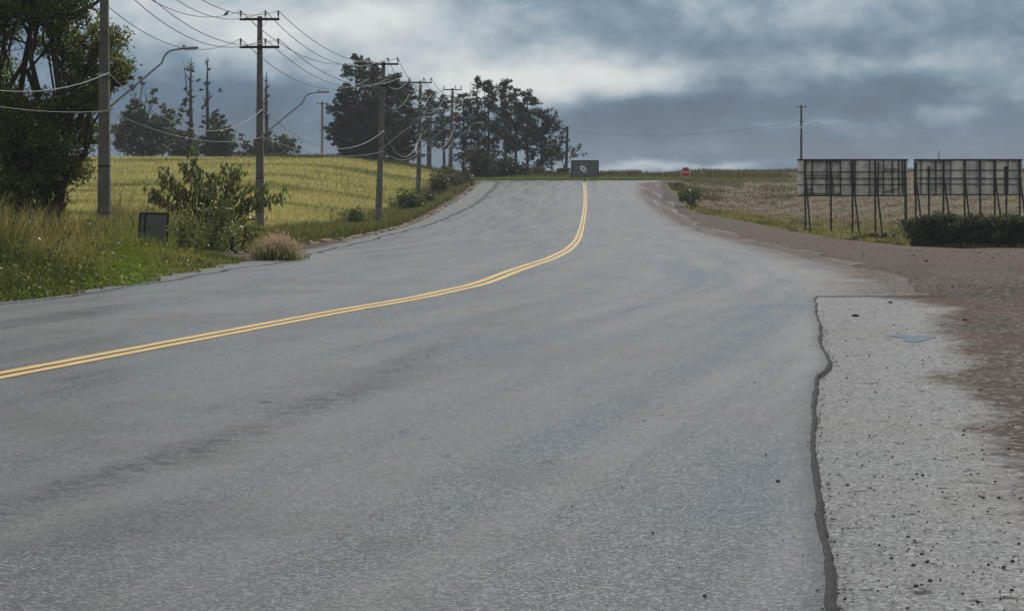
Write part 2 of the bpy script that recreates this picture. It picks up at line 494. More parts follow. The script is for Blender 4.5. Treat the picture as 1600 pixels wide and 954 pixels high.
# ------------------------------------------------------------------ mesh building
class MB:
    def __init__(self):
        self.v, self.f, self.mi = [], [], []

    def addv(self, vs, fs, mi=0):
        o = len(self.v)
        self.v += [tuple(p) for p in vs]
        self.f += [tuple(i + o for i in f) for f in fs]
        self.mi += [mi] * len(fs)
        return self

    def box(self, c, s, rot=None, mi=0, bev=0.0):
        hx, hy, hz = s[0] / 2, s[1] / 2, s[2] / 2
        if bev <= 0:
            vs = [(a * hx, b * hy, d * hz) for a in (-1, 1) for b in (-1, 1) for d in (-1, 1)]
            fs = [(0, 1, 3, 2), (4, 6, 7, 5), (0, 4, 5, 1), (2, 3, 7, 6), (0, 2, 6, 4), (1, 5, 7, 3)]
        else:
            b = min(bev, hx * .9, hy * .9, hz * .9)
            vs = []
            for zz, k in ((-hz, b), (-hz + b, 0), (hz - b, 0), (hz, b)):
                x, y = hx - k, hy - k
                vs += [(-x, -y, zz), (x, -y, zz), (x, y, zz), (-x, y, zz)]
            fs = [(3, 2, 1, 0), (12, 13, 14, 15)]
            for r in range(3):
                for i in range(4):
                    fs.append((r * 4 + i, r * 4 + (i + 1) % 4, r * 4 + 4 + (i + 1) % 4, r * 4 + 4 + i))
        m = rot or Matrix.Identity(3)
        vs = [tuple(Vector(c) + m @ Vector(p)) for p in vs]
        return self.addv(vs, fs, mi)

    def bar(self, a, b, w, h=None, mi=0):
        """square bar from a to b"""
        a, b = Vector(a), Vector(b)
        d = b - a
        q = d.to_track_quat('Z', 'Y').to_matrix()
        return self.box((a + b) / 2, (w, h or w, d.length), q, mi)

    def tube(self, pts, rad, n=7, mi=0, cap=True):
        pts = [Vector(p) for p in pts]
        if not hasattr(rad, '__len__'):
            rad = [rad] * len(pts)
        vs, fs = [], []
        for i, p in enumerate(pts):
            d = (pts[min(i + 1, len(pts) - 1)] - pts[max(i - 1, 0)]).normalized()
            ref = Vector((0, 0, 1)) if abs(d.z) < .9 else Vector((1, 0, 0))
            a = d.cross(ref).normalized()
            b = d.cross(a)
            for k in range(n):
                t = 2 * math.pi * k / n
                vs.append(p + (a * math.cos(t) + b * math.sin(t)) * rad[i])
        for i in range(len(pts) - 1):
            for k in range(n):
                fs.append((i * n + k, i * n + (k + 1) % n, (i + 1) * n + (k + 1) % n, (i + 1) * n + k))
        if cap:
            fs.append(tuple(range(n)))
            fs.append(tuple((len(pts) - 1) * n + k for k in reversed(range(n))))
        return self.addv(vs, fs, mi)

    def frustum(self, base, top, wb, wt, db, dt, mi=0, ch=.12):
        """tapered post with chamfered corners and a rectangular section"""
        vs, fs = [], []
        for (c, w, d) in ((base, wb, db), (top, wt, dt)):
            x, y = w / 2, d / 2
            k = min(x, y) * ch * 2
            for (a, b) in ((-x + k, -y), (x - k, -y), (x, -y + k), (x, y - k), (x - k, y), (-x + k, y), (-x, y - k), (-x, -y + k)):
                vs.append((c[0] + a, c[1] + b, c[2]))
        for i in range(8):
            fs.append((i, (i + 1) % 8, 8 + (i + 1) % 8, 8 + i))
        fs += [tuple(reversed(range(8))), tuple(range(8, 16))]
        return self.addv(vs, fs, mi)

    def lathe(self, c, prof, n=10, mi=0):
        vs, fs = [], []
        for (r, z) in prof:
            for k in range(n):
                t = 2 * math.pi * k / n
                vs.append((c[0] + r * math.cos(t), c[1] + r * math.sin(t), c[2] + z))
        for i in range(len(prof) - 1):
            for k in range(n):
                fs.append((i * n + k, i * n + (k + 1) % n, (i + 1) * n + (k + 1) % n, (i + 1) * n + k))
        fs += [tuple(reversed(range(n))), tuple((len(prof) - 1) * n + k for k in range(n))]
        return self.addv(vs, fs, mi)

    def plate(self, outline, y0, y1, mi=0):
        """outline [(x, z)] in the XZ plane, from y0 (front) to y1"""
        n = len(outline)
        vs = [(x, y0, z) for x, z in outline] + [(x, y1, z) for x, z in outline]
        fs = [tuple(range(n)), tuple(reversed(range(n, 2 * n)))]
        fs += [(i, n + i, n + (i + 1) % n, (i + 1) % n) for i in range(n)]
        return self.addv(vs, fs, mi)

    def build(self, name, mats, parent=None, smooth=False):
        me = bpy.data.meshes.new(name)
        me.from_pydata(self.v, [], self.f)
        for m in (mats if isinstance(mats, (list, tuple)) else [mats]):
            me.materials.append(m)
        me.polygons.foreach_set('material_index', self.mi)
        if smooth:
            me.polygons.foreach_set('use_smooth', [True] * len(self.f))
        me.update()
        o = bpy.data.objects.new(name, me)
        COL.objects.link(o)
        o.parent = parent
        return o


def mesh_np(name, V, Fq, tint, material, parent=None):
    """big mesh of equal-sided faces from arrays, with a colour per vertex"""
    k = Fq.shape[1]
    me = bpy.data.meshes.new(name)
    me.vertices.add(len(V))
    me.vertices.foreach_set('co', np.ascontiguousarray(V, np.float32).ravel())
    me.loops.add(Fq.size)
    me.loops.foreach_set('vertex_index', np.ascontiguousarray(Fq, np.int32).ravel())
    me.polygons.add(len(Fq))
    me.polygons.foreach_set('loop_start', np.arange(0, Fq.size, k, dtype=np.int32))
    me.update(calc_edges=True)
    if tint is not None:
        a = me.attributes.new('tint', 'FLOAT_COLOR', 'POINT')
        c = np.ones((len(V), 4), np.float32)
        c[:, :3] = tint
        a.data.foreach_set('color', c.ravel())
    me.materials.append(material)
    o = bpy.data.objects.new(name, me)
    COL.objects.link(o)
    o.parent = parent
    return o


def tag(o, label=None, cat=None, group=None, kind=None):
    if label: o['label'] = label
    if cat: o['category'] = cat
    if group: o['group'] = group
    if kind: o['kind'] = kind
    return o


def empty(name, loc, label=None, cat=None, group=None):
    o = bpy.data.objects.new(name, None)
    COL.objects.link(o)
    o.location = loc
    o.empty_display_size = .3
    return tag(o, label, cat, group)


def unit(n):
    a = rng.normal(size=(n, 3))
    return a / np.linalg.norm(a, axis=1, keepdims=True)


def leaf_quads(C, size, aspect, tint, droop=0.0, flat=0.0):
    """diamond leaves at C; returns arrays"""
    n = len(C)
    u = unit(n)
    if droop:
        u = u + np.array([0, 0, -droop]); u /= np.linalg.norm(u, axis=1, keepdims=True)
    if flat:
        u[:, 2] *= (1 - flat); u /= np.linalg.norm(u, axis=1, keepdims=True)
    w = np.cross(u, unit(n))
    w /= np.linalg.norm(w, axis=1, keepdims=True) + 1e-9
    if flat:
        w2 = np.cross(u, np.tile([0, 0, 1.0], (n, 1)))
        w = w * (1 - flat) + w2 * flat
        w /= np.linalg.norm(w, axis=1, keepdims=True) + 1e-9
    size = np.broadcast_to(np.asarray(size, float), (n,))[:, None]
    V = np.stack([C - u * size * .5, C + w * size * .5 * aspect - u * size * .05, C + u * size * .5, C - w * size * .5 * aspect - u * size * .05], 1).reshape(-1, 3)
    Fq = np.arange(4 * n).reshape(n, 4)
    T = np.repeat(tint, 4, 0)
    return V, Fq, T


def tints(n, c, var=.25, other=None, share=.2):
    c = np.asarray(c, float)
    t = c[None] * (1 + rng.uniform(-var, var, (n, 1))) * (1 + rng.uniform(-.1, .1, (n, 3)))
    if other is not None:
        k = rng.random(n) < share
        t[k] = np.asarray(other)[None] * (1 + rng.uniform(-var, var, (k.sum(), 1)))
    return np.clip(t, .004, .9)


def pads_cloud(pads, density, sub=.45, clump=26):
    """pads = [(x,y,z, rx,ry,rz)]: points in small clumps spread through each ellipsoid"""
    out = []
    for (x, y, z, rx, ry, rz) in pads:
        n = max(3, int(density * (rx * ry * rz) ** .67 * 6))
        k = max(2, n // clump)
        d = unit(k) * (rng.random((k, 1)) ** .42)
        c = np.array([x, y, z]) + d * np.array([rx, ry, rz])
        i = rng.integers(0, k, n)
        sg = sub * (rx * ry * rz) ** (1 / 3) * .42
        out.append(c[i] + rng.normal(size=(n, 3)) * sg * np.array([1.15, 1.15, .7]) * rng.uniform(.5, 1.2, (k, 1))[i])
    return np.concatenate(out)


def blades(pts, h, w, lean, base_c, tip_c, wind=(.0, .0)):
    """grass blades: one quad and one tip, bent; returns arrays (quads, tip as a thin quad)"""
    n = len(pts)
    a = rng.uniform(0, 2 * np.pi, n)
    side = np.stack([np.cos(a), np.sin(a), np.zeros(n)], 1)
    b = rng.uniform(0, 2 * np.pi, n)
    ld = np.stack([np.cos(b), np.sin(b), np.zeros(n)], 1) * (lean * rng.uniform(.2, 1, n))[:, None] + np.array([wind[0], wind[1], 0])
    h = np.asarray(h)[:, None]
    w = np.broadcast_to(np.asarray(w, float), (n,))[:, None]
    p0, p1, p2 = pts, pts + ld * h * .3 + np.array([0, 0, .55]) * h, pts + ld * h * 1.0 + np.array([0, 0, 1.0]) * h
    V = np.stack([p0 - side * w * .5, p0 + side * w * .5, p1 + side * w * .45, p1 - side * w * .45, p2 + side * w * .12, p2 - side * w * .12], 1).reshape(-1, 3)
    i = np.arange(n)[:, None] * 6
    Fq = np.concatenate([i + np.array([0, 1, 2, 3]), i + np.array([3, 2, 4, 5])], 0)
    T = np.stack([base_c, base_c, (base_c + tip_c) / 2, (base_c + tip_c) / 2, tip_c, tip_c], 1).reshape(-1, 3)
    return V, Fq, T


def join_np(parts):
    Vs, Fs, Ts, o = [], [], [], 0
    for V, Fq, T in parts:
        Vs.append(V); Fs.append(Fq + o); Ts.append(T); o += len(V)
    return np.concatenate(Vs), np.concatenate(Fs), np.concatenate(Ts)


# ------------------------------------------------------------------ ground sheet
def axis(segs):
    out = []
    for a, b, s in segs:
        out += list(np.arange(a, b, s))
    out.append(segs[-1][1])
    return np.array(out)


def build_ground():
    ys = axis([(-400, -20, 60), (-20, 4, 4), (4, 60, .5), (60, 160, .8), (160, 310, 1.6), (310, 500, 12), (500, 1100, 100)])
    xs = axis([(-900, -300, 150), (-300, -80, 15), (-80, -30, 2), (-30, 32, .5), (32, 90, 2), (90, 300, 15), (300, 900, 150)])
    GX, GY = np.meshgrid(xs, ys)
    Z = zt(GX, GY)
    inroad = (GX > x_kerb(np.clip(GY, -60, 236)) + .45) & (GX < xr_any(GY) - .5) & (GY > -18) & (GY < 234)
    Z = np.where(inroad, Z - .12, Z)
    nx, ny = len(xs), len(ys)
    V = np.stack([GX, GY, Z], -1).reshape(-1, 3)
    i = (np.arange(ny - 1)[:, None] * nx + np.arange(nx - 1)[None]).ravel()
    Fq = np.stack([i, i + 1, i + nx + 1, i + nx], 1)
    o = mesh_np('ground', V, Fq, None, M['ground'])
    me = o.data
    me.polygons.foreach_set('use_smooth', np.ones(len(Fq), bool))
    # which cover grows where: red = bare dirt, green = wheat, blue = stubble
    kx = x_kerb(np.clip(GY, -60, 236))
    right = GX > x_line(np.clip(GY, -60, 300))
    bank = x_bank(np.clip(GY, 0, 240))
    dirt = np.where(right, sst(bank - GX, -.5, .5) * (GY < 226), 0)
    sh = sst(GX - (kx - .2 - 1.6 * sst(GY, 38, 50) * sst(GY, 84, 66)), -.3, .3) * (GY > 36) * (GY < 90)
    soil = sst(GX - (kx - 1.3), -.3, .3) * (GY > 84) * (GY < 224)
    dirt = np.maximum(dirt, np.where(right, 0, np.maximum(sh, soil)))
    wheat = np.where(right, 0, sst(kx - GX, 3.0, 6.0) * sst(GY, 74, 84))
    stub = np.where(right, sst(GX - bank, 2, 4) * sst(GY, 146, 156), 0)
    stub = np.maximum(stub, np.where(right, sst(GX - bank, .5, 2) * sst(GY, 150, 160) * .8, 0))
    z = np.stack([dirt, wheat, stub, np.ones_like(dirt)], -1).reshape(-1, 4)
    a = me.attributes.new('zone', 'FLOAT_COLOR', 'POINT')
    a.data.foreach_set('color', z.astype(np.float32).ravel())
    tag(o, kind='structure')


build_ground()

ROWS = np.unique(np.concatenate([np.arange(-15, 4, 1.0), np.arange(4, 30, .125), np.array([26.3, 26.36]), np.arange(30, 60, .5), np.arange(60, 236.1, 1.0)]))


def road_lift(y):
    """thickness of the newer layer: a full step by the near patch, feathered out beyond it"""
    return np.interp(np.asarray(y, float), [23.5, 26.3], [.034, .015])


def sheet(name, rows, xl, xr, ncol, lift, material, dustf, extra=None):
    """a road sheet between two edges, following the ground; lane coordinates go to the UV map"""
    t = np.linspace(0, 1, ncol)
    if name == 'road':
        t = 1 - (1 - t) ** 1.8
    Xs = xl[:, None] * (1 - t) + xr[:, None] * t
    Ys = np.repeat(rows[:, None], ncol, 1)
    Zs = zt(Xs, Ys) + (road_lift(Ys) if lift is None else lift)
    V = np.stack([Xs, Ys, Zs], -1).reshape(-1, 3)
    nr = len(rows)
    i = (np.arange(nr - 1)[:, None] * ncol + np.arange(ncol - 1)[None]).ravel()
    Fq = np.stack([i, i + 1, i + ncol + 1, i + ncol], 1)
    o = mesh_np(name, V, Fq, None, material)
    me = o.data
    me.polygons.foreach_set('use_smooth', np.ones(len(Fq), bool))
    a = me.attributes.new('dust', 'FLOAT', 'POINT')
    a.data.foreach_set('value', dustf(Xs, Ys).astype(np.float32).ravel())
    a = me.attributes.new('edge', 'FLOAT', 'POINT')
    a.data.foreach_set('value', (np.where(Ys < 26.33, xr[:, None] - Xs, 9.0) if name == 'road' else Xs * 0 + 9.0).astype(np.float32).ravel())
    uvl = me.uv_layers.new(name='lane')
    lat = (Xs - x_line(np.clip(Ys, -60, 300))).ravel()
    uv = np.stack([lat, Ys.ravel()], 1)[Fq.ravel()]
    uvl.data.foreach_set('uv', uv.astype(np.float32).ravel())
    tag(o, kind='structure')
    return o


def build_roads():
    # old, coarse asphalt under everything, dirt washed over its right side
    rows = ROWS
    jl = (fbm(rows * .9, rows * 0, 3) - .5) * .5
    xl = x_kerb(np.clip(rows, -60, 236)) + jl * (rows < 70)
    xr = xr_any(rows)
    fd = pchip([-5, 5, 10, 11.5, 14, 20, 25.5, 27.5, 45, 236], [1.9, 2.0, 2.3, 2.45, 2.85, 4.1, 4.8, 4.2, 5.0, 12])

    def dust_old(x, y):
        right = (x - fd(y)) * np.clip(1.6 - y * .015, .6, 1.5)
        left = (x_ovl(np.clip(y, -60, 236)) - .6 - x) * 1.4 * sst(y, 34, 44) * sst(y, 100, 78) - 2.0 * (1 - sst(y, 34, 44) * sst(y, 100, 78))
        return np.maximum(right, left)
    sheet('old_road', rows, xl, xr, 70, .006, M['old'], dust_old)

    # the newer layer on top
    ol = x_ovl(np.clip(rows, -60, 236)) + (fbm(rows * .6, rows * 0 + 2, 8) - .5) * .45
    jit = (fbm(rows * 1.1, rows * 0 + 5, 4) - .5) * .07
    orr = np.where(rows < 26.33, x_patch(np.clip(rows, -5, 26.3)) + jit, x_right(np.clip(rows, 26.3, 236)))
    orr = orr + np.where(rows > 27, (fbm(rows * .22, rows * 0 + 1, 6) - .5) * 1.2, 0)

    def dust_new(x, y):
        xr_ = np.where(y < 26.33, 99, x_right(np.clip(y, 26.3, 236)))
        return np.where(y < 26.33, -6.0, (x - xr_ + 1.5 + y * .008) * .9)
    sheet('road', rows, ol, orr, 90, None, M['road'], dust_new)

    # tarry broken edge of the new layer, on both sides
    mb = MB()
    def strip(ry, ex, sgn, wf):
        n = len(ry)
        w = np.array([wf(y) for y in ry]) * (.6 + .5 * fbm(ry * 1.3, ry * 0 + 7, 2) + .55 * vn(ry * 14, ry * 0 + 3, 2))
        z0 = zt(ex, ry) + road_lift(ry) + .0005
        xi = ex - sgn * w * .45
        xm = ex + sgn * w * .25
        xo = ex + sgn * w * .75
        vs = []
        for k in range(n):
            vs += [(xi[k], ry[k], z0[k] + .002), (xm[k], ry[k], z0[k] + .0012), (xo[k], ry[k], z0[k] - (.026 if ry[k] < 24 else .008))]
        fs = []
        for k in range(n - 1):
            for j in (0, 1):
                a = k * 3 + j
                fs.append((a, a + 1, a + 4, a + 3) if sgn > 0 else (a, a + 3, a + 4, a + 1))
        mb.addv(vs, fs)
    fine = np.concatenate([np.arange(4, 26.3, .06), [26.3]])
    strip(fine, np.interp(fine, rows, orr), 1, lambda y: float(np.interp(y, [7, 9, 12, 17, 26], [.036, .031, .024, .03, .016])))
    k = (rows >= 10) & (rows <= 226)
    strip(rows[k], ol[k], -1, lambda y: .035 + y * .0016)
    # cross edge at the end of the old patch
    xs = np.linspace(3.83, 5.6, 40)
    vs = []
    for q, x in enumerate(xs):
        yj = 26.27 + (float(vn(x * 4, 1.0)) - .5) * .12
        z = gz(x, 26.3)
        vs += [(x, yj + .012, z + .0175), (x, yj - .05 * float(vn(x * 7, 5.0)) * (1 - .9 * q / 40) - .004, z + .009)]
    mb.addv(vs, [(2 * q, 2 * q + 1, 2 * q + 3, 2 * q + 2) for q in range(len(xs) - 1)])
    tag(mb.build('road_edge_tar', M['tar']), kind='structure')

    # crossing road at the top of the rise
    rows2 = np.arange(225, 235.6, .7)
    sheet('side_road', rows2, np.full(len(rows2), -9.0) + (rows2 - 225) * .1, np.full(len(rows2), 19.0), 60, .022, M['road'], lambda x, y: x * 0 - 4)

    # double yellow line
    mb = MB()
    ry = ROWS[(ROWS > -6) & (ROWS < 224)]
    xc = x_line(ry)
    dx = np.gradient(xc, ry)
    sc = np.sqrt(1 + dx * dx)
    for s in (-1, 1):
        ja, jb = (vn(ry * 5, ry * 0 + s, 3) - .5) * .012, (vn(ry * 5, ry * 0 + s, 6) - .5) * .012
        a, b = xc + (s * .088 - .056 + ja) * sc, xc + (s * .088 + .056 + jb) * sc
        z = EYE - r_prof(ry) + road_lift(ry) + .0045
        vs = []
        for q in range(len(ry)):
            vs += [(a[q], ry[q], z[q]), (b[q], ry[q], z[q])]
        mb.addv(vs, [(2 * q, 2 * q + 1, 2 * q + 3, 2 * q + 2) for q in range(len(ry) - 1)])
    tag(mb.build('road_marking', M['paint']), kind='structure')

    # broken reddish kerb along the left
    mb = MB()
    y = 74.0
    while y < 221:
        L = random.uniform(.7, 2.2)
        if random.random() < (.80 if y > 95 else .6):
            x0, x1 = float(x_kerb(y)) - .10, float(x_kerb(y + L)) - .10
            h = random.uniform(.06, .17)
            p0, p1 = Vector((x0, y, gz(x0, y) + h / 2 - .02)), Vector((x1, y + L, gz(x1, y + L) + h / 2 - .02 + random.uniform(-.03, .03)))
            d = p1 - p0
            rot = d.to_track_quat('Y', 'Z').to_matrix()
            mb.box((p0 + p1) / 2, (.18, d.length - .02, h), rot, 0, .025)
        y += L + .01
    tag(mb.build('kerb', M['kerb']), kind='structure')

    # puddle in the old asphalt
    mb = MB()
    cx, cy = 3.77, 19.6
    ring = []
    for k in range(40):
        a = 2 * math.pi * k / 40
        r_ = 1 + .35 * math.sin(3 * a + 1) + .2 * math.sin(5 * a)
        ring.append((cx + .17 * r_ * math.cos(a), cy + .42 * r_ * math.sin(a), gz(cx, cy) + .0102))
    mb.addv(ring, [tuple(range(40))])
    tag(mb.build('puddle', M['water']), kind='structure')


build_roads()


# ------------------------------------------------------------------ utility poles
POLE_GROUP = 'concrete power poles along the left verge'
poles = {}


def utility_pole(key, px, d, H, wb, label, arms=2, lamp=True, conduit=False, lean=0.0):
    x = X(px, d)
    z = gz(x, d) - .1
    root = empty('utility_pole', (x, d, z), label, 'utility pole', POLE_GROUP)
    H += .1
    wt = wb * .52
    mb = MB()
    mb.frustum((0, 0, -.6), (lean, 0, H), wb, wt, wb * .8, wt * .8)
    # raised bands left by the mould, and climbing holes
    mb.build('shaft', M['concrete'], root)
    for zz in (1.15, 2.7):
        bands = MB()
        w = wb + (wt - wb) * zz / H
        bands.frustum((lean * zz / H, 0, zz), (lean * zz / H, 0, zz + .05), w + .008, w + .008, w * .8 + .008, w * .8 + .008)
        bands.build('steel_band', M['wood'], root)
    anchors = {}
    y_arm = -wt * .8 / 2 - .055
    for ai in range(arms):
        za = H - .14 - 1.27 * ai
        mb = MB()
        mb.box((lean, y_arm, za), (1.82, .10, .115), None, 0, .012)
        arm = mb.build('crossarm', M['wood'], root)
        br = MB()
        for s in (-1, 1):
            br.bar((lean + s * .42, y_arm - .062, za - .02), (lean + s * .07, y_arm - .062, za - .42), .035, .012)
        br.build('brace', M['steel'], arm)
        for ii, ox in enumerate((-.86, .27, .86)):
            ins = MB()
            ins.lathe((lean + ox, y_arm, za + .055), [(.018, 0), (.02, .10), (.055, .13), (.03, .17), (.06, .21), (.035, .25), (.05, .29), (.03, .34), (.012, .37)], 10)
            ins.build('insulator', M['porcelain'], arm, True)
            anchors[(ai, ii)] = Vector((x + lean + ox, d + y_arm, z + za + .055 + .33))
    if lamp:
        hz = .455 * H
        mb = MB()
        pts = [(.1 + 1.95 * t, -.1 - .75 * t, hz + .05 + 1.5 * t) for t in np.linspace(0, 1, 9)]
        pts += [(2.05 + q * .2, -.85 - q * .07, hz + 1.55 + s) for q, s in ((.35, .18), (.9, .32), (1.6, .40), (2.6, .43), (3.6, .45))]
        mb.tube(pts, .032, 8)
        arm = mb.build('lamp_arm', M['steel'], root, True)
        hd = MB()
        bx, by, bz = pts[-1]
        hd.box((bx + .22, by - .05, bz + .02), (.62, .22, .075), Matrix.Rotation(R(-3), 3, 'Y'), 0, .03)
        hd.box((bx + .05, by - .03, bz + .085), (.10, .10, .07), None, 0, .02)
        head = hd.build('lamp_head', M['steel'], arm)
        ln = MB()
        ln.box((bx + .27, by - .05, bz - .03), (.40, .17, .03), Matrix.Rotation(R(-3), 3, 'Y'), 0, .01)
        ln.build('lens', M['lens'], head)
    bk = MB()
    bk.box((lean * .6, -wb * .36, .575 * H), (wb * .95, .06, .10), None, 0, .01)
    bk.build('cable_bracket', M['steel'], root)
    if conduit:
        cd = MB()
        cd.tube([(wb * .5 + .03, -.05, 4.2), (wb * .47 + .03, -.05, 6.4), (wb * .45 + .10, -.05, 6.55)], .05, 8)
        cd.build('conduit', M['telecom'], root)
    anchors['tel'] = Vector((x + lean * .6 + wb * .4, d - wb * .36 - .05, z + .58 * H))
    anchors['tel2'] = Vector((x + lean * .5 + wb * .4, d - wb * .36 - .05, z + .455 * H))
    poles[key] = anchors
    return root


utility_pole('p1', 163, 69, 9.9, .45, 'thickest concrete pole, in weeds beside the big leafy tree, its top out of view')
utility_pole('p2', 406, 95, 10.0, .41, 'grey concrete power pole with two dark crossarms, behind the drooping leafy shrub')
utility_pole('p3', 590.5, 125, 9.75, .42, 'leaning concrete power pole standing at the wheat edge before the big dark pine clump', 2, True, False, .34)
utility_pole('p4', 653, 165, 9.85, .42, 'concrete power pole with a round green bush at its foot beside the kerb', 2, True, False, .2)
utility_pole('p6', 702.5, 205, 9.85, .47, 'concrete power pole among the brown roadside bushes, with a pale conduit up its side', 2, True, True, .3)
utility_pole('p5', 670, 272, 9.9, .6, 'thick distant concrete pole rising from behind the crest of the wheat field', 1, False)
poles['p0'] = {}
for k_, v_ in poles['p1'].items():
    poles['p0'][k_] = v_ + Vector((-2.0, -27, .65))


def span(a, b, sag, n=18):
    return [a.lerp(b, t) - Vector((0, 0, 4 * sag * t * (1 - t))) for t in np.linspace(0, 1, n)]


side_words = ('leftmost', 'middle', 'rightmost')
wire_span = {}
for ai in (0, 1):
    for ii in range(3):
        pts, rad = [], []
        chain = ('p0', 'p1', 'p2', 'p3', 'p4', 'p6')
        for q, (a, b) in enumerate(zip(chain[:-1], chain[1:])):
            sp_ = span(poles[a][(ai, ii)], poles[b][(ai, ii)], (1.3, 1.15, 1.2, 1.35, 1.35)[q] * (1.0 + .12 * math.sin(ii * 2.1 + ai)))
            if q == 1:
                wire_span[(ai, ii)] = sp_
            pts += sp_ if q == 0 else sp_[1:]
        rad = [.011 + .00006 * p.y for p in pts]
        o = MB().tube(pts, rad, 6).build('power_line', M['cable'], None, True)
        tag(o, 'dark power wire sagging between the %s insulators of the %s crossarms' % (side_words[ii], ('upper', 'lower')[ai]), 'power line', 'overhead power wires')
for key, sag, r_, lab in (('tel', 1.42, .0145, 'thick pale telephone cable slung from pole to pole below the crossarms'),
                          ('tel2', .55, .010, 'thin pale telephone wire, the lowest of the wires between the poles')):
    pts = []
    chain = ('p0', 'p1', 'p2', 'p3', 'p4', 'p6')
    for q, (a, b) in enumerate(zip(chain[:-1], chain[1:])):
        sp_ = span(poles[a][key], poles[b][key], sag * (.95, 1, 1, 1.2, 1.1)[q])
        pts += sp_ if q == 0 else sp_[1:]
    o = MB().tube(pts, [r_ * (.8 + .004 * p.y) for p in pts], 6).build('telephone_cable', M['telecom'], None, True)
    tag(o, lab, 'cable')
# link from the sixth pole to the one behind the crest
pts = span(poles['p6'][(0, 0)], poles['p5'][(0, 2)], 1.2)
tag(MB().tube(pts, .022, 6).build('power_line', M['cable'], None, True), 'short power wire looping from the bushes pole to the pole behind the wheat crest', 'power line', 'overhead power wires')


def build_bird():
    p = wire_span[(0, 0)][15]
    root = empty('bird', p, 'small dark bird perched on the wire left of the twin-crossarm pole', 'bird')
    b = MB()
    n = 10
    prof = [(-.16, .008, -.05), (-.10, .02, -.02), (-.05, .042, .01), (0, .055, .045), (.05, .05, .085), (.075, .032, .118), (.095, .037, .145), (.118, .03, .155), (.135, .010, .152), (.155, .003, .148)]
    b.tube([(x, 0, z + .03) for x, r, z in prof], [r for x, r, z in prof], n)
    b.build('body', M['bird'], root, True)
    for s in (-1, 1):
        MB().tube([(0, s * .018, .055), (.005, s * .018, .012)], .006, 5).build('leg', M['bird'], root)


build_bird()


# ------------------------------------------------------------------ distant single poles
def far_pole(px, top, d, label, arm=True, material='wood_pole', lean=0.0, w=.16, fittings=False):
    x = X(px, d)
    z = gz(x, d)
    zt_ = EYE + (YH - top) / F * d
    root = empty('wooden_pole' if material == 'wood_pole' else 'concrete_pole', (x, d, z), label, 'pole')
    H = zt_ - z
    MB().tube([(0, 0, -.5), (lean * .5, 0, H * .5), (lean, 0, H)], [w, w * .85, w * .65], 9).build('shaft', M[material], root, True)
    if arm:
        a = MB().box((lean, -.16, H - .28), (1.5, .09, .11), None, 0, .01).build('crossarm', M['wood'], root)
        for ox in (-.65, 0, .65):
            MB().lathe((lean + ox, -.16, H - .22), [(.02, 0), (.05, .1), (.03, .16), (.05, .22), (.015, .3)], 8).build('insulator', M['porcelain'], a, True)
    if fittings:
        f = MB()
        f.box((lean, -.2, H - 2.4), (.75, .07, .09))
        f.build('short_crossarm', M['wood'], root)
        f = MB()
        f.lathe((lean * .7 - .02, -.28, H - 3.6), [(.05, 0), (.16, .05), (.16, .45), (.08, .55)], 9)
        f.build('transformer', M['steel'], root, True)
    return x, d, zt_


a1 = far_pole(1252, 164, 300, 'tall dark wooden pole rising behind the left billboard', True, 'wood_pole', 0, .19, True)
a2 = far_pole(1467, 236, 800, 'tiny distant pole tip just above the right billboard', True, 'wood_pole', 0, .3)
far_pole(884, 197, 292, 'bare slightly tilted dark pole beside the dark roadside board', False, 'wood_pole', .25, .24)
far_pole(503.5, 159, 300, 'slim grey pole with a short crossarm standing alone left of the big pine clump', True, 'concrete_pale', 0, .24)
pA = Vector((a1[0], 300, a1[2] - 2.3))
pts = span(pA, Vector((X(900, 330), 330, EYE + 70 / F * 330)), 1.2, 14)
tag(MB().tube(pts, .022, 5).build('power_line', M['cable'], None, True), 'faint distant wire running left from the pole behind the left billboard', 'power line')
pts = span(pA, Vector((X(1690, 330), 330, EYE + 46 / F * 330)), .6, 14)
tag(MB().tube(pts, .022, 5).build('power_line', M['cable'], None, True), 'faint distant wire running right above the two billboards', 'power line')


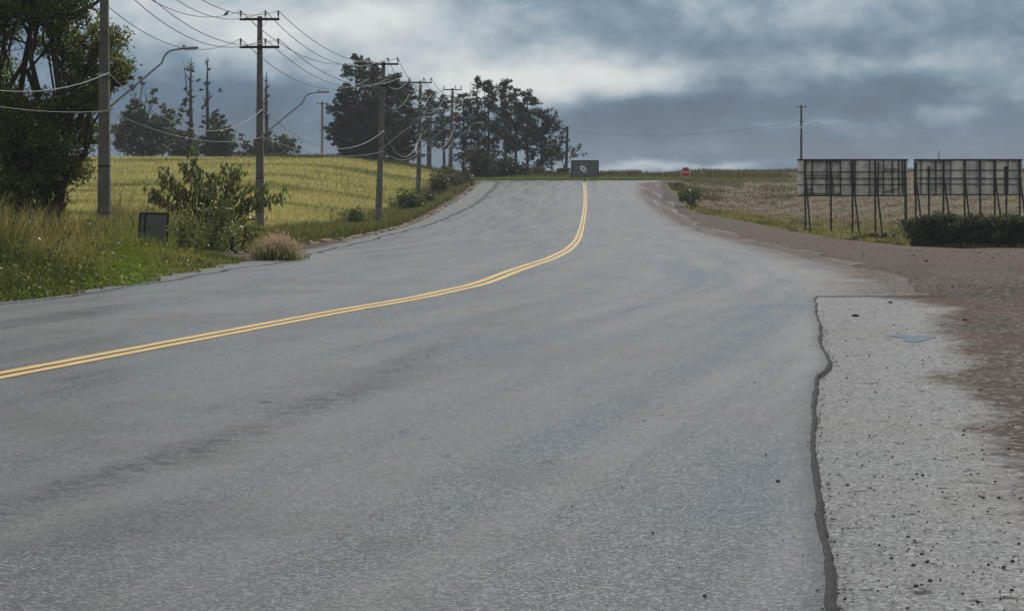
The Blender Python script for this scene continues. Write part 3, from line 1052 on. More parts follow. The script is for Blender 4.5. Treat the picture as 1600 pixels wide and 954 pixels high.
# ------------------------------------------------------------------ signs and boards
def billboard(px0, px1, top0, bot0, d, label, legs, battens, rails, thick_bits, clad=None):
    """seen from the back: sheets on a timber frame, posts and raking struts behind"""
    x0, x1 = X(px0, d), X(px1, d)
    zb, ztp = EYE + (YH - bot0) / F * d, EYE + (YH - top0) / F * d
    W, H = x1 - x0, ztp - zb
    xm = (x0 + x1) / 2
    g = gz(xm, d)
    root = empty('billboard', (xm, d, g), label, 'billboard', 'billboards seen from behind')
    k = d / F
    L = lambda px, py: ((px - 800) * k - xm, EYE + (YH - py) * k - g)
    # panel sheets, slightly different from one another in their set
    mb = MB()
    nsh = 9
    for i in range(nsh):
        w = W / nsh
        mb.box((-W / 2 + (i + .5) * w, .012 * random.uniform(-1, 1), (zb + ztp) / 2 - g + random.uniform(-.02, .02)), (w - .012, .03, H), None, int(random.random() < .4))
    mb.build('panel', [M['panel'], M['panel_stained']], root)
    fr = MB()
    fr.box((0, -.035, ztp - g - .04), (W + .04, .09, .10), None, 0, .01)
    fr.box((0, -.035, zb - g + .02), (W + .04, .08, .09), None, 0, .01)
    fr.build('frame', M['wood'], root)
    for (py, w_, a, b) in rails:
        xa, za = L(px0 + (px1 - px0) * a, py)
        xb, _ = L(px0 + (px1 - px0) * b, py)
        MB().bar((xa, -.055, za), (xb, -.058, za + random.uniform(-.03, .03)), w_ * 1.35, .05).build('rail', M['wood'], root)
    for (px, w_, a, b) in battens:
        xa, _ = L(px, 0)
        z0, z1 = zb - g + H * a, zb - g + H * b
        MB().bar((xa, -.11, z0), (xa + random.uniform(-.03, .03), -.11, z1), w_ * 1.3, .06).build('batten', M['wood'], root)
    for (px, top_f, rake) in legs:
        xa, _ = L(px, 0)
        zg = gz(xm + xa, d - .3) - g - .3
        MB().bar((xa, -.20, zg), (xa + random.uniform(-.05, .05), -.20, zb - g + H * top_f), .115, .11).build('post', M['wood'], root)
        if rake:
            zg2 = gz(xm + xa + rake, d - 1.6) - g - .3
            MB().bar((xa + rake, -1.5, zg2), (xa + rake * .1, -.29, zb - g + H * .45), .09, .08).build('strut', M['wood'], root)
    for (ax, ay, bx, by, w_) in thick_bits:
        xa, za = L(ax, ay)
        xb, zb_ = L(bx, by)
        MB().bar((xa, -.165, za), (xb, -.165, zb_), w_, .04).build('plank', M['wood'], root)
    return root


billboard(1246, 1418, 248, 305.5, 140, 'left billboard of the two, its grey back patched with loose dark planks, on five posts',
          [(1258, .95, .18), (1298, 1.0, 0), (1331, .97, .30), (1367, .95, .28), (1414, 1.0, -.12)],
          [(1269, .08, .02, .98), (1291, .08, .02, .98), (1313, .07, 0, .95), (1335.5, .09, 0, 1.0), (1358, .07, 0, .95), (1372, .09, .1, .92), (1380, .07, 0, .98), (1394, .09, .05, .95), (1404, .06, .0, .98)],
          [(268, .05, 0, 1), (278, .11, .05, 1), (287.5, .045, 0, 1)],
          [(1256, 251, 1313, 251, .22), (1256, 273, 1313, 273, .15), (1253, 301.5, 1313, 301.5, .16), (1256, 298, 1268, 293, .35), (1381, 263.5, 1403, 263, .18), (1383, 299, 1402, 293, .16), (1290, 288, 1312, 287, .14),
           (1259, 252, 1257, 304, .16), (1409, 250, 1410, 302, .34), (1297, 252, 1302, 302, .16), (1328, 252, 1331, 302, .18)])
billboard(1428, 1597, 248, 304, 141, 'right billboard of the two, its grey back neatly framed in squares, behind the dark hedge',
          [(1429.5, .9, .28), (1451, .8, 0), (1473, 1.0, .36), (1506, 1.0, .20), (1531, 1.0, 0), (1553, 1.0, .30), (1571, .8, 0), (1592, 1.0, .25)],
          [(1439, .06, 0, 1), (1462, .09, 0, 1), (1474, .12, 0, 1), (1485, .08, 0, 1), (1507, .16, 0, 1), (1531, .11, 0, 1), (1552.5, .12, 0, 1), (1574, .07, 0, 1), (1570, .14, 0, .8), (1592, .13, 0, 1)],
          [(265, .06, 0, 1), (277.5, .13, 0, 1), (286.5, .05, 0, 1)],
          [(1430, 250, 1488, 250, .16), (1540, 250, 1596, 249.5, .16), (1428.5, 251, 1428.5, 303, .12), (1452, 262, 1450, 302, .14)])


def small_sign():
    d = 52
    x = X(240, d)
    g = gz(x, d)
    root = empty('notice_board', (x, d, g), 'small dark square board tilted among the weeds right of the thickest pole', 'sign')
    k = d / F
    L = lambda px, py: ((px - 800) * k - x, 0, EYE + (YH - py) * k - g)
    a, b, c, e = L(219, 331), L(263.5, 331.5), L(261, 382), L(216, 380)
    mb = MB()
    mb.plate([(p[0], p[2]) for p in (e, c, b, a)], -.02, .02)
    mb.build('board', M['black'], root)
    fr = MB()
    for p, q in ((a, b), (b, c), (c, e), (e, a)):
        fr.bar((p[0], -.03, p[2]), (q[0], -.03, q[2]), .03, .035)
    p, q = L(228, 331), L(224.5, 382)
    fr.bar((p[0], -.03, p[2]), (q[0], -.03, q[2]), .022, .03)
    fr.build('frame', M['blackframe'], root)
    for px in (226, 258.5):
        p = L(px, 376)
        MB().bar((p[0] - .02, .05, -.3), (p[0], .05, p[2]), .05).build('leg', M['blackframe'], root)


small_sign()


def text_mesh(body, size, loc, parent, material, name='lettering'):
    cu = bpy.data.curves.new(name, 'FONT')
    cu.body = body
    cu.align_x = 'CENTER'
    cu.align_y = 'CENTER'
    cu.size = size
    cu.extrude = .004
    tmp = bpy.data.objects.new('tmp', cu)
    COL.objects.link(tmp)
    bpy.context.view_layer.update()
    me = bpy.data.meshes.new_from_object(tmp.evaluated_get(bpy.context.evaluated_depsgraph_get()))
    bpy.data.objects.remove(tmp)
    me.materials.clear()
    me.materials.append(material)
    o = bpy.data.objects.new(name, me)
    COL.objects.link(o)
    o.parent = parent
    o.location = loc
    o.rotation_euler = (R(90), 0, 0)
    return o


def stop_sign():
    d = 206
    x = X(1071.5, d)
    g = gz(x, d)
    root = empty('stop_sign', (x, d, g), 'red octagonal stop sign on a short post in the weeds at the road top', 'sign')
    zc = EYE + (YH - 268.5) / F * d - g
    def octo(r_):
        return [(r_ * math.cos(R(22.5 + 45 * k)), zc + r_ * math.sin(R(22.5 + 45 * k))) for k in range(8)]
    MB().plate(octo(.52), -.012, .012).build('rim', M['white'], root)
    MB().plate(octo(.48), -.022, -.0125).build('face', M['red'], root)
    text_mesh('PARE', .34, (0, -.0265, zc), root, M['white'])
    MB().tube([(0, .05, -.3), (0, .05, zc + .4)], .04, 8).build('post', M['steel'], root)


stop_sign()


def arrow_sign():
    d = 223.2
    x = X(911, d)
    g = gz(x, d)
    root = empty('traffic_sign', (x, d, g), 'tilted round white sign with red rim and black arrow where the yellow line ends', 'sign')
    zc = EYE + (YH - 262.8) / F * d - g
    tilt = Matrix.Rotation(R(28), 3, 'Y')
    def place(o):
        o.rotation_euler = (0, R(32), 0)
        o.location = (0, 0, zc)
    circ = lambda rx, rz, n=28: [(rx * math.cos(2 * math.pi * k / n), rz * math.sin(2 * math.pi * k / n)) for k in range(n)]
    place(MB().plate(circ(.40, .31), -.012, .012).build('rim', M['red'], root))
    face = MB().plate(circ(.365, .275), -.02, -.0125).build('face', M['white'], root)
    place(face)
    ar = MB()
    ar.plate([(-.17, -.045), (.03, -.045), (.03, -.11), (.19, 0), (.03, .11), (.03, .045), (-.17, .045)], -.027, -.0205)
    a = ar.build('arrow', M['signblack'], root)
    place(a)
    MB().bar((.10, .06, -.3), (.22, .06, zc - .05), .07).build('post', M['wood'], root)
    pl = MB()
    pl.box((.20, -.02, zc - .42), (.36, .02, .07))
    pl.build('lower_plate', M['white'], root)
    pl = MB()
    pl.box((.22, -.02, zc - .30), (.30, .02, .13))
    pl.build('upper_plate', M['orange'], root)


arrow_sign()


def dark_board():
    d = 244
    x = X(914, d)
    g = gz(x, d)
    root = empty('roadside_board', (x, d, g), 'large dark rectangular board behind the round sign at the road top', 'board')
    k = d / F
    w, z0, z1 = 42 * k, EYE + (YH - 273.5) * k - g, EYE + (YH - 250) * k - g
    z0 = min(z0, .12)
    MB().box((0, 0, (z0 + z1) / 2), (w, .05, z1 - z0)).build('panel', M['black'], root)
    fr = MB()
    fr.box((0, -.01, z1 - .05), (w + .10, .12, .11))
    for s in (-1, 1):
        fr.box((s * w / 2, -.012, (z0 + z1) / 2 - .05), (.11, .11, z1 - z0 - .1))
    fr.build('frame', M['blackframe'], root)
    for s in (-1, -.33, .33, 1):
        MB().bar((s * (w / 2 - .15), .10, -.4), (s * (w / 2 - .15), .10, z1 - .2), .11).build('post', M['wood'], root)


dark_board()


# ------------------------------------------------------------------ trees
def limb(mb, a, b, r0, r1, n=6, wob=.08):
    a, b = Vector(a), Vector(b)
    L = (b - a).length
    pts, rad = [], []
    for t in np.linspace(0, 1, 6):
        w = Vector(rng.normal(size=3)) * wob * L * math.sin(t * math.pi) * .5
        pts.append(a.lerp(b, t) + w + Vector((0, 0, L * .10 * math.sin(t * math.pi))))
        rad.append(r0 + (r1 - r0) * t)
    mb.tube(pts, rad, n)
    return pts


def conifer(px, base_py, top_py, d, wpx, crown_from, label, dens=1.0, group='dark pines beyond the crest', tint=(.030, .040, .026), gap=.0, name='pine_tree', flat_top=.0, asym=0.0):
    """tall pine: straight trunk, tiers of branches, needle tufts at their outer halves"""
    k = d / F
    x = (px - 800) * k
    g = gz(x, d) - .1
    root = empty(name, (x, d, g), label, 'tree', group)
    H = EYE + (YH - top_py) * k - g
    Wd = wpx * k / 2
    tr = MB()
    sway = rng.normal(size=2) * .12
    tp = [(sway[0] * t * t, sway[1] * t, -.3 + (H * .97 + .3) * t) for t in np.linspace(0, 1, 8)]
    tr.tube(tp, [.19 * (1 - t) ** .8 + .035 for t in np.linspace(0, 1, 8)], 7)
    z0 = H * max(.02, crown_from - .10)
    nb = int(44 * (1 - crown_from) + 14)
    C, br = [], tr
    for i in range(nb):
        f = (i + rng.random()) / nb
        z = z0 + (H - z0) * f
        prof = (.62 + .38 * math.sin(min(1, f * 1.2 + .1) * math.pi)) * math.sqrt(max(.05, 1 - max(0, f - .5) ** 2 / .27))
        L = Wd * prof * rng.uniform(.5, 1.12)
        a = rng.uniform(0, 2 * np.pi)
        if asym:
            L *= 1 + asym * math.cos(a)
        up = rng.uniform(.05, .45)
        e = Vector((math.cos(a) * L, math.sin(a) * L, z + L * up))
        s = Vector((sway[0] * (z / H) ** 2, sway[1] * z / H, z))
        br.tube([s, s.lerp(e, .5) - Vector((0, 0, L * .06)), e], [.05, .035, .012], 4)
        if rng.random() < gap:
            continue
        for q in range(int(4 + L * 2.6)):
            tq = rng.uniform(.3, 1.05)
            c = np.array(s.lerp(e, tq)) + rng.normal(size=3) * np.array([.22, .22, .16]) * (1 + .2 * L)
            C.append((c, rng.uniform(.22, .42)))
    br.build('trunk', M['bark'], root)
    pts, tn = [], []
    for c, r_ in C:
        m_ = int(17 * dens)
        pts.append(c + unit(m_) * r_ * (rng.random((m_, 1)) ** .5) * np.array([1.2, 1.2, .75]))
        tn.append(np.full(m_, rng.uniform(.6, 1.5)))
    pts = np.concatenate(pts)
    tt = tints(len(pts), tint, .25) * np.concatenate(tn)[:, None]
    V, Fq, T = leaf_quads(pts, rng.uniform(.22, .42, len(pts)), .42, tt)
    mesh_np('crown', V, Fq, T, M['needle'], root)
    return root


# broad clump on the left: several pines
G1 = 'dark pines of the broad clump behind the power poles'
for (px, by, ty, d, w, cf, lab) in [
        (556, 252, 88, 262, 96, .06, 'tallest dark pine of the broad clump, its rounded head above the wires'),
        (542, 252, 140, 258, 62, .03, 'low bushy pine at the left end of the broad clump'),
        (588, 254, 104, 270, 92, .08, 'dark pine just left of the leaning power pole'),
        (612, 256, 118, 262, 84, .10, 'dark pine just right of the leaning power pole'),
        (634, 258, 130, 268, 68, .18, 'slimmer pine at the right end of the broad clump'),
        (580, 254, 150, 256, 116, .02, 'wide low pine filling the front of the broad clump')]:
    conifer(px, by, ty, d, w, cf, lab, 1.9, G1, (.026, .034, .024))
G2 = 'tall open pines left of the road top'
for (px, by, ty, d, w, cf, gap, lab) in [
        (672, 262, 142, 285, 50, .42, .15, 'thin pine half hidden by the poles right of the broad clump'),
        (694, 262, 152, 290, 56, .40, .2, 'thin sparse pine behind the bushes pole'),
        (724, 266, 146, 280, 58, .30, .1, 'pine just right of the bushes pole, with a pale gap on its left'),
        (748, 268, 122, 272, 56, .36, .35, 'scraggy pine with bare spikes at its top'),
        (764, 270, 128, 266, 64, .28, .05, 'dense dark pine left of the two tallest open pines'),
        (790, 272, 123, 272, 58, .36, .1, 'pine with a clear trunk and a narrow high head, tallest of the open pines'),
        (806, 272, 138, 280, 62, .38, .15, 'open pine with clear trunk between two others near the road top'),
        (824, 272, 144, 268, 66, .32, .05, 'broad pine with clear dark trunk next to the last one on the right'),
        (846, 272, 172, 270, 78, .22, .0, 'widest and lowest pine at the right end of the row, boughs reaching to the right')]:
    conifer(px, by, ty, d, w, cf, lab, .95, G2, gap=gap, asym=(.25 if px == 846 else 0))
# bare spikes among them
def bare_spikes():
    for (px, ty, lab) in ((735, 128, 'leafless thin tree spike left of the scraggy pine'), (757, 124, 'leafless thin tree spike right of the scraggy pine')):
        d = 284
        k = d / F
        x = X(px, d)
        g = gz(x, d)
        root = empty('dead_tree', (x, d, g), lab, 'tree', G2)
        H = EYE + (YH - ty) * k - g
        mb = MB()
        mb.tube([(0, 0, -.2), (.1, 0, H * .5), (0, 0, H)], [.14, .09, .02], 6)
        for i in range(16):
            z = H * rng.uniform(.45, .98)
            a = rng.uniform(0, 6.28)
            L = rng.uniform(.4, 1.3) * (1.2 - z / H * .6)
            mb.tube([(0, 0, z), (math.cos(a) * L, math.sin(a) * L, z + L * .8)], [.03, .01], 4)
        mb.build('trunk', M['bark'], root)


bare_spikes()


def broadleaf(name, label, px, base_py, d, pads_px, dens, leaf, tint, bark='bark', trunk_r=.16, group=None, other=None, share=.2, forks=None, aspect=.55, mat_='leaf', depth=None, clump=26, stems=None, cat='tree', droop=0.0, sub=.45):
    """pads_px: (px, py, rx_px, ry_px) foliage masses at the tree's own distance"""
    k = d / F
    x = X(px, d)
    g = gz(x, d) - .05
    root = empty(name, (x, d, g), label, cat, group)
    pads, tops = [], []
    for (qx, qy, rx, ry) in pads_px:
        dep = rng.uniform(-1, 1) * (depth if depth is not None else .5 * rx * k + .6)
        c = np.array([(qx - 800) * k - x, dep, EYE + (YH - qy) * k - g])
        pads.append((c[0], c[1], c[2], rx * k, max(rx, ry) * k * .95, ry * k))
        tops.append(c)
    tr = MB()
    bases = stems or [(0, 0)]
    fork = forks if forks is not None else .35
    zmean = np.mean([t[2] for t in tops])
    fz = zmean * fork
    fks = []
    for (bx, by) in bases:
        f_ = Vector((bx * 1.6 + rng.normal() * .1, by, fz))
        tr.tube([(bx, by, -.3), (bx * 1.1, by, fz * .4), f_], [trunk_r * 1.3, trunk_r, trunk_r * .85], 9)
        fks.append(f_)
    for t, p in zip(tops, pads):
        f_ = fks[rng.integers(0, len(fks))]
        pts = limb(tr, f_, t, trunk_r * .55, trunk_r * .14, 6, .16)
        for q in range(5):
            e = Vector(t) + Vector(unit(1)[0] * np.array([p[3], p[4], p[5]]) * .85)
            limb(tr, pts[rng.integers(2, 6)], e, trunk_r * .16, trunk_r * .04, 4, .15)
    tr.build('trunk', M[bark], root)
    C = pads_cloud(pads, dens, sub, clump)
    C = C[C[:, 2] > .02]
    # patches of lighter and darker leaves
    pv = .75 + .6 * fbm(C[:, 0] * 1.3 + C[:, 1], C[:, 2] * 1.6, 3)
    tt = tints(len(C), tint, .28, other, share) * pv[:, None]
    V, Fq, T = leaf_quads(C, leaf * rng.uniform(.7, 1.3, len(C)), aspect, tt, droop)
    mesh_np('crown', V, Fq, T, M[mat_], root)
    return root


# the big leafy tree at the left
broadleaf('leafy_tree', 'big dark leafy tree at the left edge, its crown spreading behind the thickest pole', 52, 372, 74,
          [(150, 62, 46, 30), (110, 22, 52, 34), (62, 12, 50, 36), (20, -10, 60, 40), (178, 104, 32, 26), (128, 112, 44, 30), (92, 66, 40, 34), (8, 40, 26, 30),
           (150, 150, 34, 28), (112, 168, 40, 30), (60, 176, 52, 34), (12, 168, 44, 34), (132, 206, 28, 30), (92, 226, 44, 36), (40, 232, 54, 42), (-10, 230, 50, 50),
           (112, 262, 38, 26), (60, 284, 52, 34), (18, 300, 40, 40), (-30, 120, 60, 60), (-60, 20, 70, 60), (-40, 290, 50, 50), (78, 320, 28, 26), (190, 118, 20, 16), (40, 338, 34, 26), (0, 340, 34, 30),
           (70, -60, 80, 40), (150, -40, 50, 34)],
          500, .15, (.078, .100, .032), 'bark', .30, None, (.19, .195, .06), .28, .30, .42, 'leaf', .9, 30, [(-.25, 0), (.3, .3), (.0, -.3), (.55, -.1)])  # lighter share of leaves has sunlit tone put into its tint

# trees along the far edge of the wheat field
GF = 'trees along the far edge of the wheat field'
broadleaf('field_tree', 'ragged tree with bare upper stems right beside the big leafy tree', 222, 250, 262,
          [(215, 205, 30, 24), (200, 190, 22, 16), (232, 200, 26, 20), (250, 188, 18, 14), (262, 182, 10, 14), (212, 165, 15, 12), (225, 226, 32, 18), (190, 222, 20, 20), (240, 158, 10, 7), (254, 208, 18, 16), (214, 180, 20, 16), (208, 140, 7, 7), (236, 140, 5, 8), (224, 125, 4, 7), (240, 232, 20, 14), (182, 205, 12, 14)],
          46, .42, (.040, .052, .026), 'barkgrey', .26, GF, (.07, .065, .035), .2, .3, .5, 'leaf', 1.2)
broadleaf('field_tree', 'small feathery tree left of the twin tall bare trunks', 254, 250, 266,
          [(258, 168, 8, 10), (262, 182, 12, 12), (266, 196, 16, 13), (272, 210, 20, 14), (262, 224, 16, 12), (284, 214, 14, 10)], 48, .4, (.045, .058, .03), 'barkgrey', .14, GF, None, 0, .3, .5, 'leaf', .8)
broadleaf('field_tree', 'low round green tree under the twin tall bare trunks', 345, 250, 258,
          [(342, 222, 26, 22), (330, 215, 16, 16), (350, 208, 16, 14), (338, 190, 13, 11), (356, 230, 14, 16), (340, 238, 24, 12), (326, 232, 14, 14), (345, 182, 7, 6)], 52, .42, (.040, .055, .024), 'bark', .2, GF, None, 0, .25, .5, 'leaf', 1)
broadleaf('field_tree', 'small pale green tree right of the twin-crossarm pole', 440, 250, 262,
          [(446, 222, 19, 12), (434, 232, 18, 11), (455, 230, 12, 10), (440, 214, 13, 7), (442, 242, 14, 7)], 44, .38, (.065, .078, .038), 'barkgrey', .12, GF, None, 0, .3, .5, 'leaf', .8)
broadleaf('field_tree', 'spindly little tree with a pointed tip left of the twin-crossarm pole', 380, 250, 260,
          [(382, 232, 12, 13), (377, 214, 5, 7), (394, 236, 14, 11), (372, 240, 10, 8), (402, 226, 8, 10)], 46, .36, (.05, .065, .034), 'barkgrey', .1, GF, None, 0, .3, .5, 'leaf', .6)
broadleaf('field_tree', 'dark bushy tree at the foot of the bare spike beside the twin-crossarm pole', 416, 250, 266,
          [(418, 215, 10, 13), (412, 232, 14, 16), (424, 236, 12, 13), (404, 238, 10, 10)], 50, .4, (.038, .050, .026), 'bark', .14, GF, None, 0, .3, .5, 'leaf', .8)
broadleaf('field_tree', 'low scrubby tree between the big leafy tree and the twin bare trunks', 290, 250, 260,
          [(282, 228, 18, 13), (300, 222, 15, 13), (290, 238, 22, 10), (310, 234, 14, 12), (274, 240, 14, 8), (298, 208, 9, 8)], 48, .4, (.045, .058, .028), 'bark', .14, GF, None, 0, .3, .5, 'leaf', .8)


def bare_tree(px, ty, lab, tufts, seed, stems=14, fork=None):
    d = 260
    k = d / F
    x = X(px, d)
    g = gz(x, d)
    root = empty('bare_tree', (x, d, g), lab, 'tree', GF)
    H = EYE + (YH - ty) * k - g
    mb = MB()
    mb.tube([(.0, 0, -.3), (.05, 0, H * .35), (-.05, .1, H * .7), (.05, 0, H)], [.30, .24, .17, .04], 8)
    tips = []
    for i in range(stems):
        z = H * rng.uniform(.45, .97)
        a = rng.uniform(0, 6.28)
        L = rng.uniform(.5, 1.5) * (1.3 - z / H)
        e = Vector((math.cos(a) * L, math.sin(a) * L * .6, z + L * rng.uniform(.4, 1.3)))
        mb.tube([(0, 0, z), Vector((0, 0, z)).lerp(e, .5) + Vector((math.cos(a) * .15 * L, 0, -.1 * L)), e], [.085, .06, .025], 5)
        tips.append(e)
    if fork:
        mb.tube([(0, 0, H * .62), (fork[0] * .5, 0, H * .68), (fork[0], 0, fork[1] * H)], [.11, .09, .03], 6)
    mb.build('trunk', M['barkgrey'], root)
    pads = [((qx - 800) * k - x, 0, EYE + (YH - qy) * k - g, rx * k, rx * k, ry * k) for qx, qy, rx, ry in tufts]
    C = pads_cloud(pads, 40, .45, 16)
    V, Fq, T = leaf_quads(C, .38 * rng.uniform(.7, 1.2, len(C)), .5, tints(len(C), (.045, .05, .032), .3))
    mesh_np('crown', V, Fq, T, M['leaf'], root)


bare_tree(298, 90, 'left one of the twin tall nearly bare trunks, forked near its top', [(309, 127, 6, 4), (287, 158, 8, 11), (283, 178, 8, 10), (295, 198, 10, 10), (303, 112, 4, 4), (289, 136, 5, 5), (301, 150, 5, 7), (291, 108, 4, 5), (298, 178, 6, 9)], 1, 26, (-.9, .97))
bare_tree(324, 90, 'right one of the twin tall nearly bare trunks, with single straight top', [(342, 141, 6, 3), (319, 164, 6, 6), (334, 178, 10, 9), (318, 190, 7, 10), (338, 194, 10, 8), (325, 132, 4, 5), (316, 142, 4, 4), (327, 110, 3, 5)], 2, 24)
bare_tree(416, 112, 'dead spike of a trunk close behind the twin-crossarm pole', [(416, 190, 5, 9), (415, 165, 4, 7), (418, 150, 3, 5)], 3, 20)

broadleaf('flat_tree', 'small pale flat-crowned tree behind the tilted dark pole', 882, 271, 320,
          [(868, 238, 12, 6), (898, 238, 13, 6), (905, 232, 8, 6), (875, 246, 10, 5), (912, 240, 6, 3)], 26, .4, (.060, .075, .052), 'barkgrey', .14, None, None, 0, .45, .5, 'leaf', .8)


# ------------------------------------------------------------------ bushes
def bush(label, px, base_py, d, w, h, tint, dens=60, leaf=.16, group=None, other=None, share=.2, name='bush', lobes=7, cat='bush'):
    pads = []
    for i in range(lobes):
        a = rng.uniform(-.75, .75)
        pads.append((px + a * w * .42, base_py - h * rng.uniform(.15, .68) * (1 - .35 * abs(a)), w * rng.uniform(.22, .34), h * rng.uniform(.26, .38)))
    dy = YH + (EYE - gz(X(px, d), d)) * F / d - base_py      # stand it on the ground there
    pads = [(a_, b_ + dy, c_, d_) for a_, b_, c_, d_ in pads]
    return broadleaf(name, label, px, base_py, d, pads, dens * 1.7, leaf, tint, 'bark', .035, group, other, share, .3, .5, 'leaf', None, 22, [(-.12, 0), (.15, .05)], cat)


GB = 'roadside bushes along the kerb'
bush('round green bush at the foot of a power pole beside the kerb', 638, 344, 150, 54, 44, (.06, .085, .03), 75, .17, GB)
bush('low green bush at the foot of the leaning power pole', 566, 364, 118, 54, 40, (.055, .082, .03), 75, .15, GB)
bush('brown-green bush just left of the bushes pole', 688, 316, 190, 34, 50, (.075, .075, .04), 60, .22, GB, (.12, .10, .06), .3)
bush('tall brown-green bush round the base of the bushes pole', 708, 300, 204, 36, 48, (.062, .066, .036), 60, .24, GB, (.11, .09, .055), .3)
bush('last brown-green bush before the crossing road', 727, 294, 214, 30, 36, (.05, .058, .032), 60, .24, GB, (.09, .08, .05), .25)
bush('dark low bush on bare earth between two power poles', 672, 322, 168, 26, 26, (.055, .05, .035), 60, .2, GB, (.10, .07, .05), .3)
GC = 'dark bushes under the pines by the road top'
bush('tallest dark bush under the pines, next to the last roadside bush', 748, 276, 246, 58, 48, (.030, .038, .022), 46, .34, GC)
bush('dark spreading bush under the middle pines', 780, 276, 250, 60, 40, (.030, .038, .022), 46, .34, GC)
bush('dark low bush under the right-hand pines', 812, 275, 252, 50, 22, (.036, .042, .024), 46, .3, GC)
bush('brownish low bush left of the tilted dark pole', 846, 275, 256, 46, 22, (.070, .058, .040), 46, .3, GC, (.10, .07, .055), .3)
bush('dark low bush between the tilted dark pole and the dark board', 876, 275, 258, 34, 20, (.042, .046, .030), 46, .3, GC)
bush('green bush at the corner of the stubble field by the road', 1078, 326, 162, 44, 34, (.055, .080, .034), 60, .2, None)
bush('small dark shrub at the foot of the stop sign', 1060, 284, 204, 20, 12, (.045, .058, .03), 50, .2, None, name='shrub')
bush('small leafy shrub under the right billboard', 1455, 330, 152, 26, 20, (.05, .07, .03), 60, .16, None, name='shrub')
bush('dark clump of growth at the foot of the left billboard', 1365, 386, 118, 64, 20, (.036, .044, .024), 70, .13, None, name='shrub')
bush('pale-flowered leafy weed clump left of the thickest pole', 112, 378, 66, 74, 62, (.085, .105, .035), 90, .10, None, (.20, .20, .09), .12, name='shrub')

GW = 'leafy weed clumps in the left verge'
for (px, by, d, w, h, col, oth, lab) in [
        (292, 420, 50, 56, 92, (.075, .095, .034), (.15, .15, .07), 'tall leafy weed clump just right of the small dark board'),
        (338, 418, 54, 66, 116, (.070, .092, .036), (.16, .155, .075), 'tallest leafy weed clump, under the drooping dark shrub'),
        (378, 414, 52, 52, 80, (.085, .110, .040), (.15, .16, .07), 'green leafy weed clump left of the pink-headed grass tuft'),
        (198, 395, 60, 40, 66, (.120, .110, .050), (.22, .19, .10), 'golden dry weed clump between the thickest pole and the small dark board'),
        (238, 360, 72, 66, 62, (.130, .115, .055), (.24, .20, .10), 'golden dry weed clump rising behind the small dark board'),
        (60, 420, 46, 70, 60, (.075, .100, .036), (.16, .165, .07), 'low green weed clump below the trunk of the big leafy tree'),
        (140, 425, 44, 56, 44, (.095, .125, .040), (.17, .17, .07), 'low green weed clump in front of the thickest pole'),
        (262, 438, 40, 44, 30, (.105, .150, .036), (.17, .18, .06), 'low bright green weed clump in front of the small dark board'),
        (405, 412, 47, 34, 36, (.080, .110, .036), (.15, .16, .07), 'small green weed clump touching the pink-headed grass tuft')]:
    bush(lab, px, by, d, w, h, col, 95, .085, GW, oth, .3, 'weed_clump', 8, 'weed clump')


def hedge():
    d = 99
    root = empty('hedge', (X(1540, d), d, gz(X(1540, d), d)), 'long dark hedge below the right billboard, running out of the picture', 'hedge')
    pads = []
    k = d / F
    for px in range(1440, 1760, 13):
        x = X(px, d)
        dd = 98.9 - (px - 1440) * .031
        x = X(px, dd)
        g = gz(x, dd)
        top = EYE + (YH - (333 + 3 * math.sin(px * .045) + rng.uniform(-3, 3) - (4 if 1440 < px < 1475 else 0))) * dd / F
        h = top - g
        for q in range(4):
            pads.append((x - root.location.x + rng.normal() * .12, dd - d + rng.uniform(-.2, 1.3), g - root.location.z + h * (.12 + .215 * q) + rng.normal() * .05, .50, .46, h * .19))
    C = pads_cloud(pads, 1000, .6, 20)
    C = C[C[:, 2] > -.4]
    V, Fq, T = leaf_quads(C, .11 * rng.uniform(.7, 1.3, len(C)), .5, tints(len(C), (.040, .050, .028), .4))
    mesh_np('foliage', V, Fq, T, M['leaf'], root)
    mb = MB()
    for px in range(1436, 1760, 9):
        x = X(px, 98.6)
        dd = 98.9 - (px - 1440) * .031
        x = X(px, dd)
        g = gz(x, dd)
        mb.tube([(x - root.location.x, .3 + dd - d, g - root.location.z - .2), (x - root.location.x + rng.normal() * .15, rng.normal() * .2 + dd - d + .4, g - root.location.z + 1.2)], [.025, .012], 5)
    mb.build('stems', M['bark'], root)


hedge()


def castor_shrub():
    """drooping big-leaved shrub in front of the second pole"""
    d = 76
    k = d / F
    x = X(325, d)
    g = gz(x, d)
    root = empty('shrub', (x, d, g), 'tall shrub of drooping dark leaves left of the twin-crossarm pole', 'shrub')
    tips = [(256, 262), (262, 278), (288, 256), (306, 240), (298, 262), (322, 285), (346, 262), (336, 272), (368, 262), (378, 268), (392, 288), (352, 296), (362, 306), (418, 290), (440, 299), (236, 292), (246, 302), (300, 300), (278, 296), (328, 310), (390, 312), (345, 322), (372, 322), (270, 318), (312, 326), (412, 308)]
    mb = MB()
    C, sz = [], []
    for (tx, ty) in tips:
        e = Vector(((tx - 800) * k - x, rng.uniform(-.9, .9), EYE + (YH - ty) * k - g))
        b = Vector((rng.normal() * .25 + e.x * .12, rng.normal() * .15, -.1))
        m1 = b.lerp(e, .55) + Vector((e.x * -.08, 0, .15))
        mb.tube([b, m1, e], [.045, .03, .012], 6)
        for q in range(95):
            t_ = .62 + .44 * rng.random() ** .8
            p = m1.lerp(e, (t_ - .5) * 2) if t_ > .5 else b.lerp(m1, t_)
            C.append(np.array(p) + rng.normal(size=3) * np.array([.13, .14, .13]) + np.array([0, 0, -.12]))
            sz.append(rng.uniform(.13, .27))
    mb.build('stems', M['stem'], root)
    C = np.array(C)
    V, Fq, T = leaf_quads(C, np.array(sz), .42, tints(len(C), (.082, .105, .046), .4, (.10, .08, .05), .25), 1.9)
    mesh_np('leaves', V, Fq, T, M['leaf'], root)


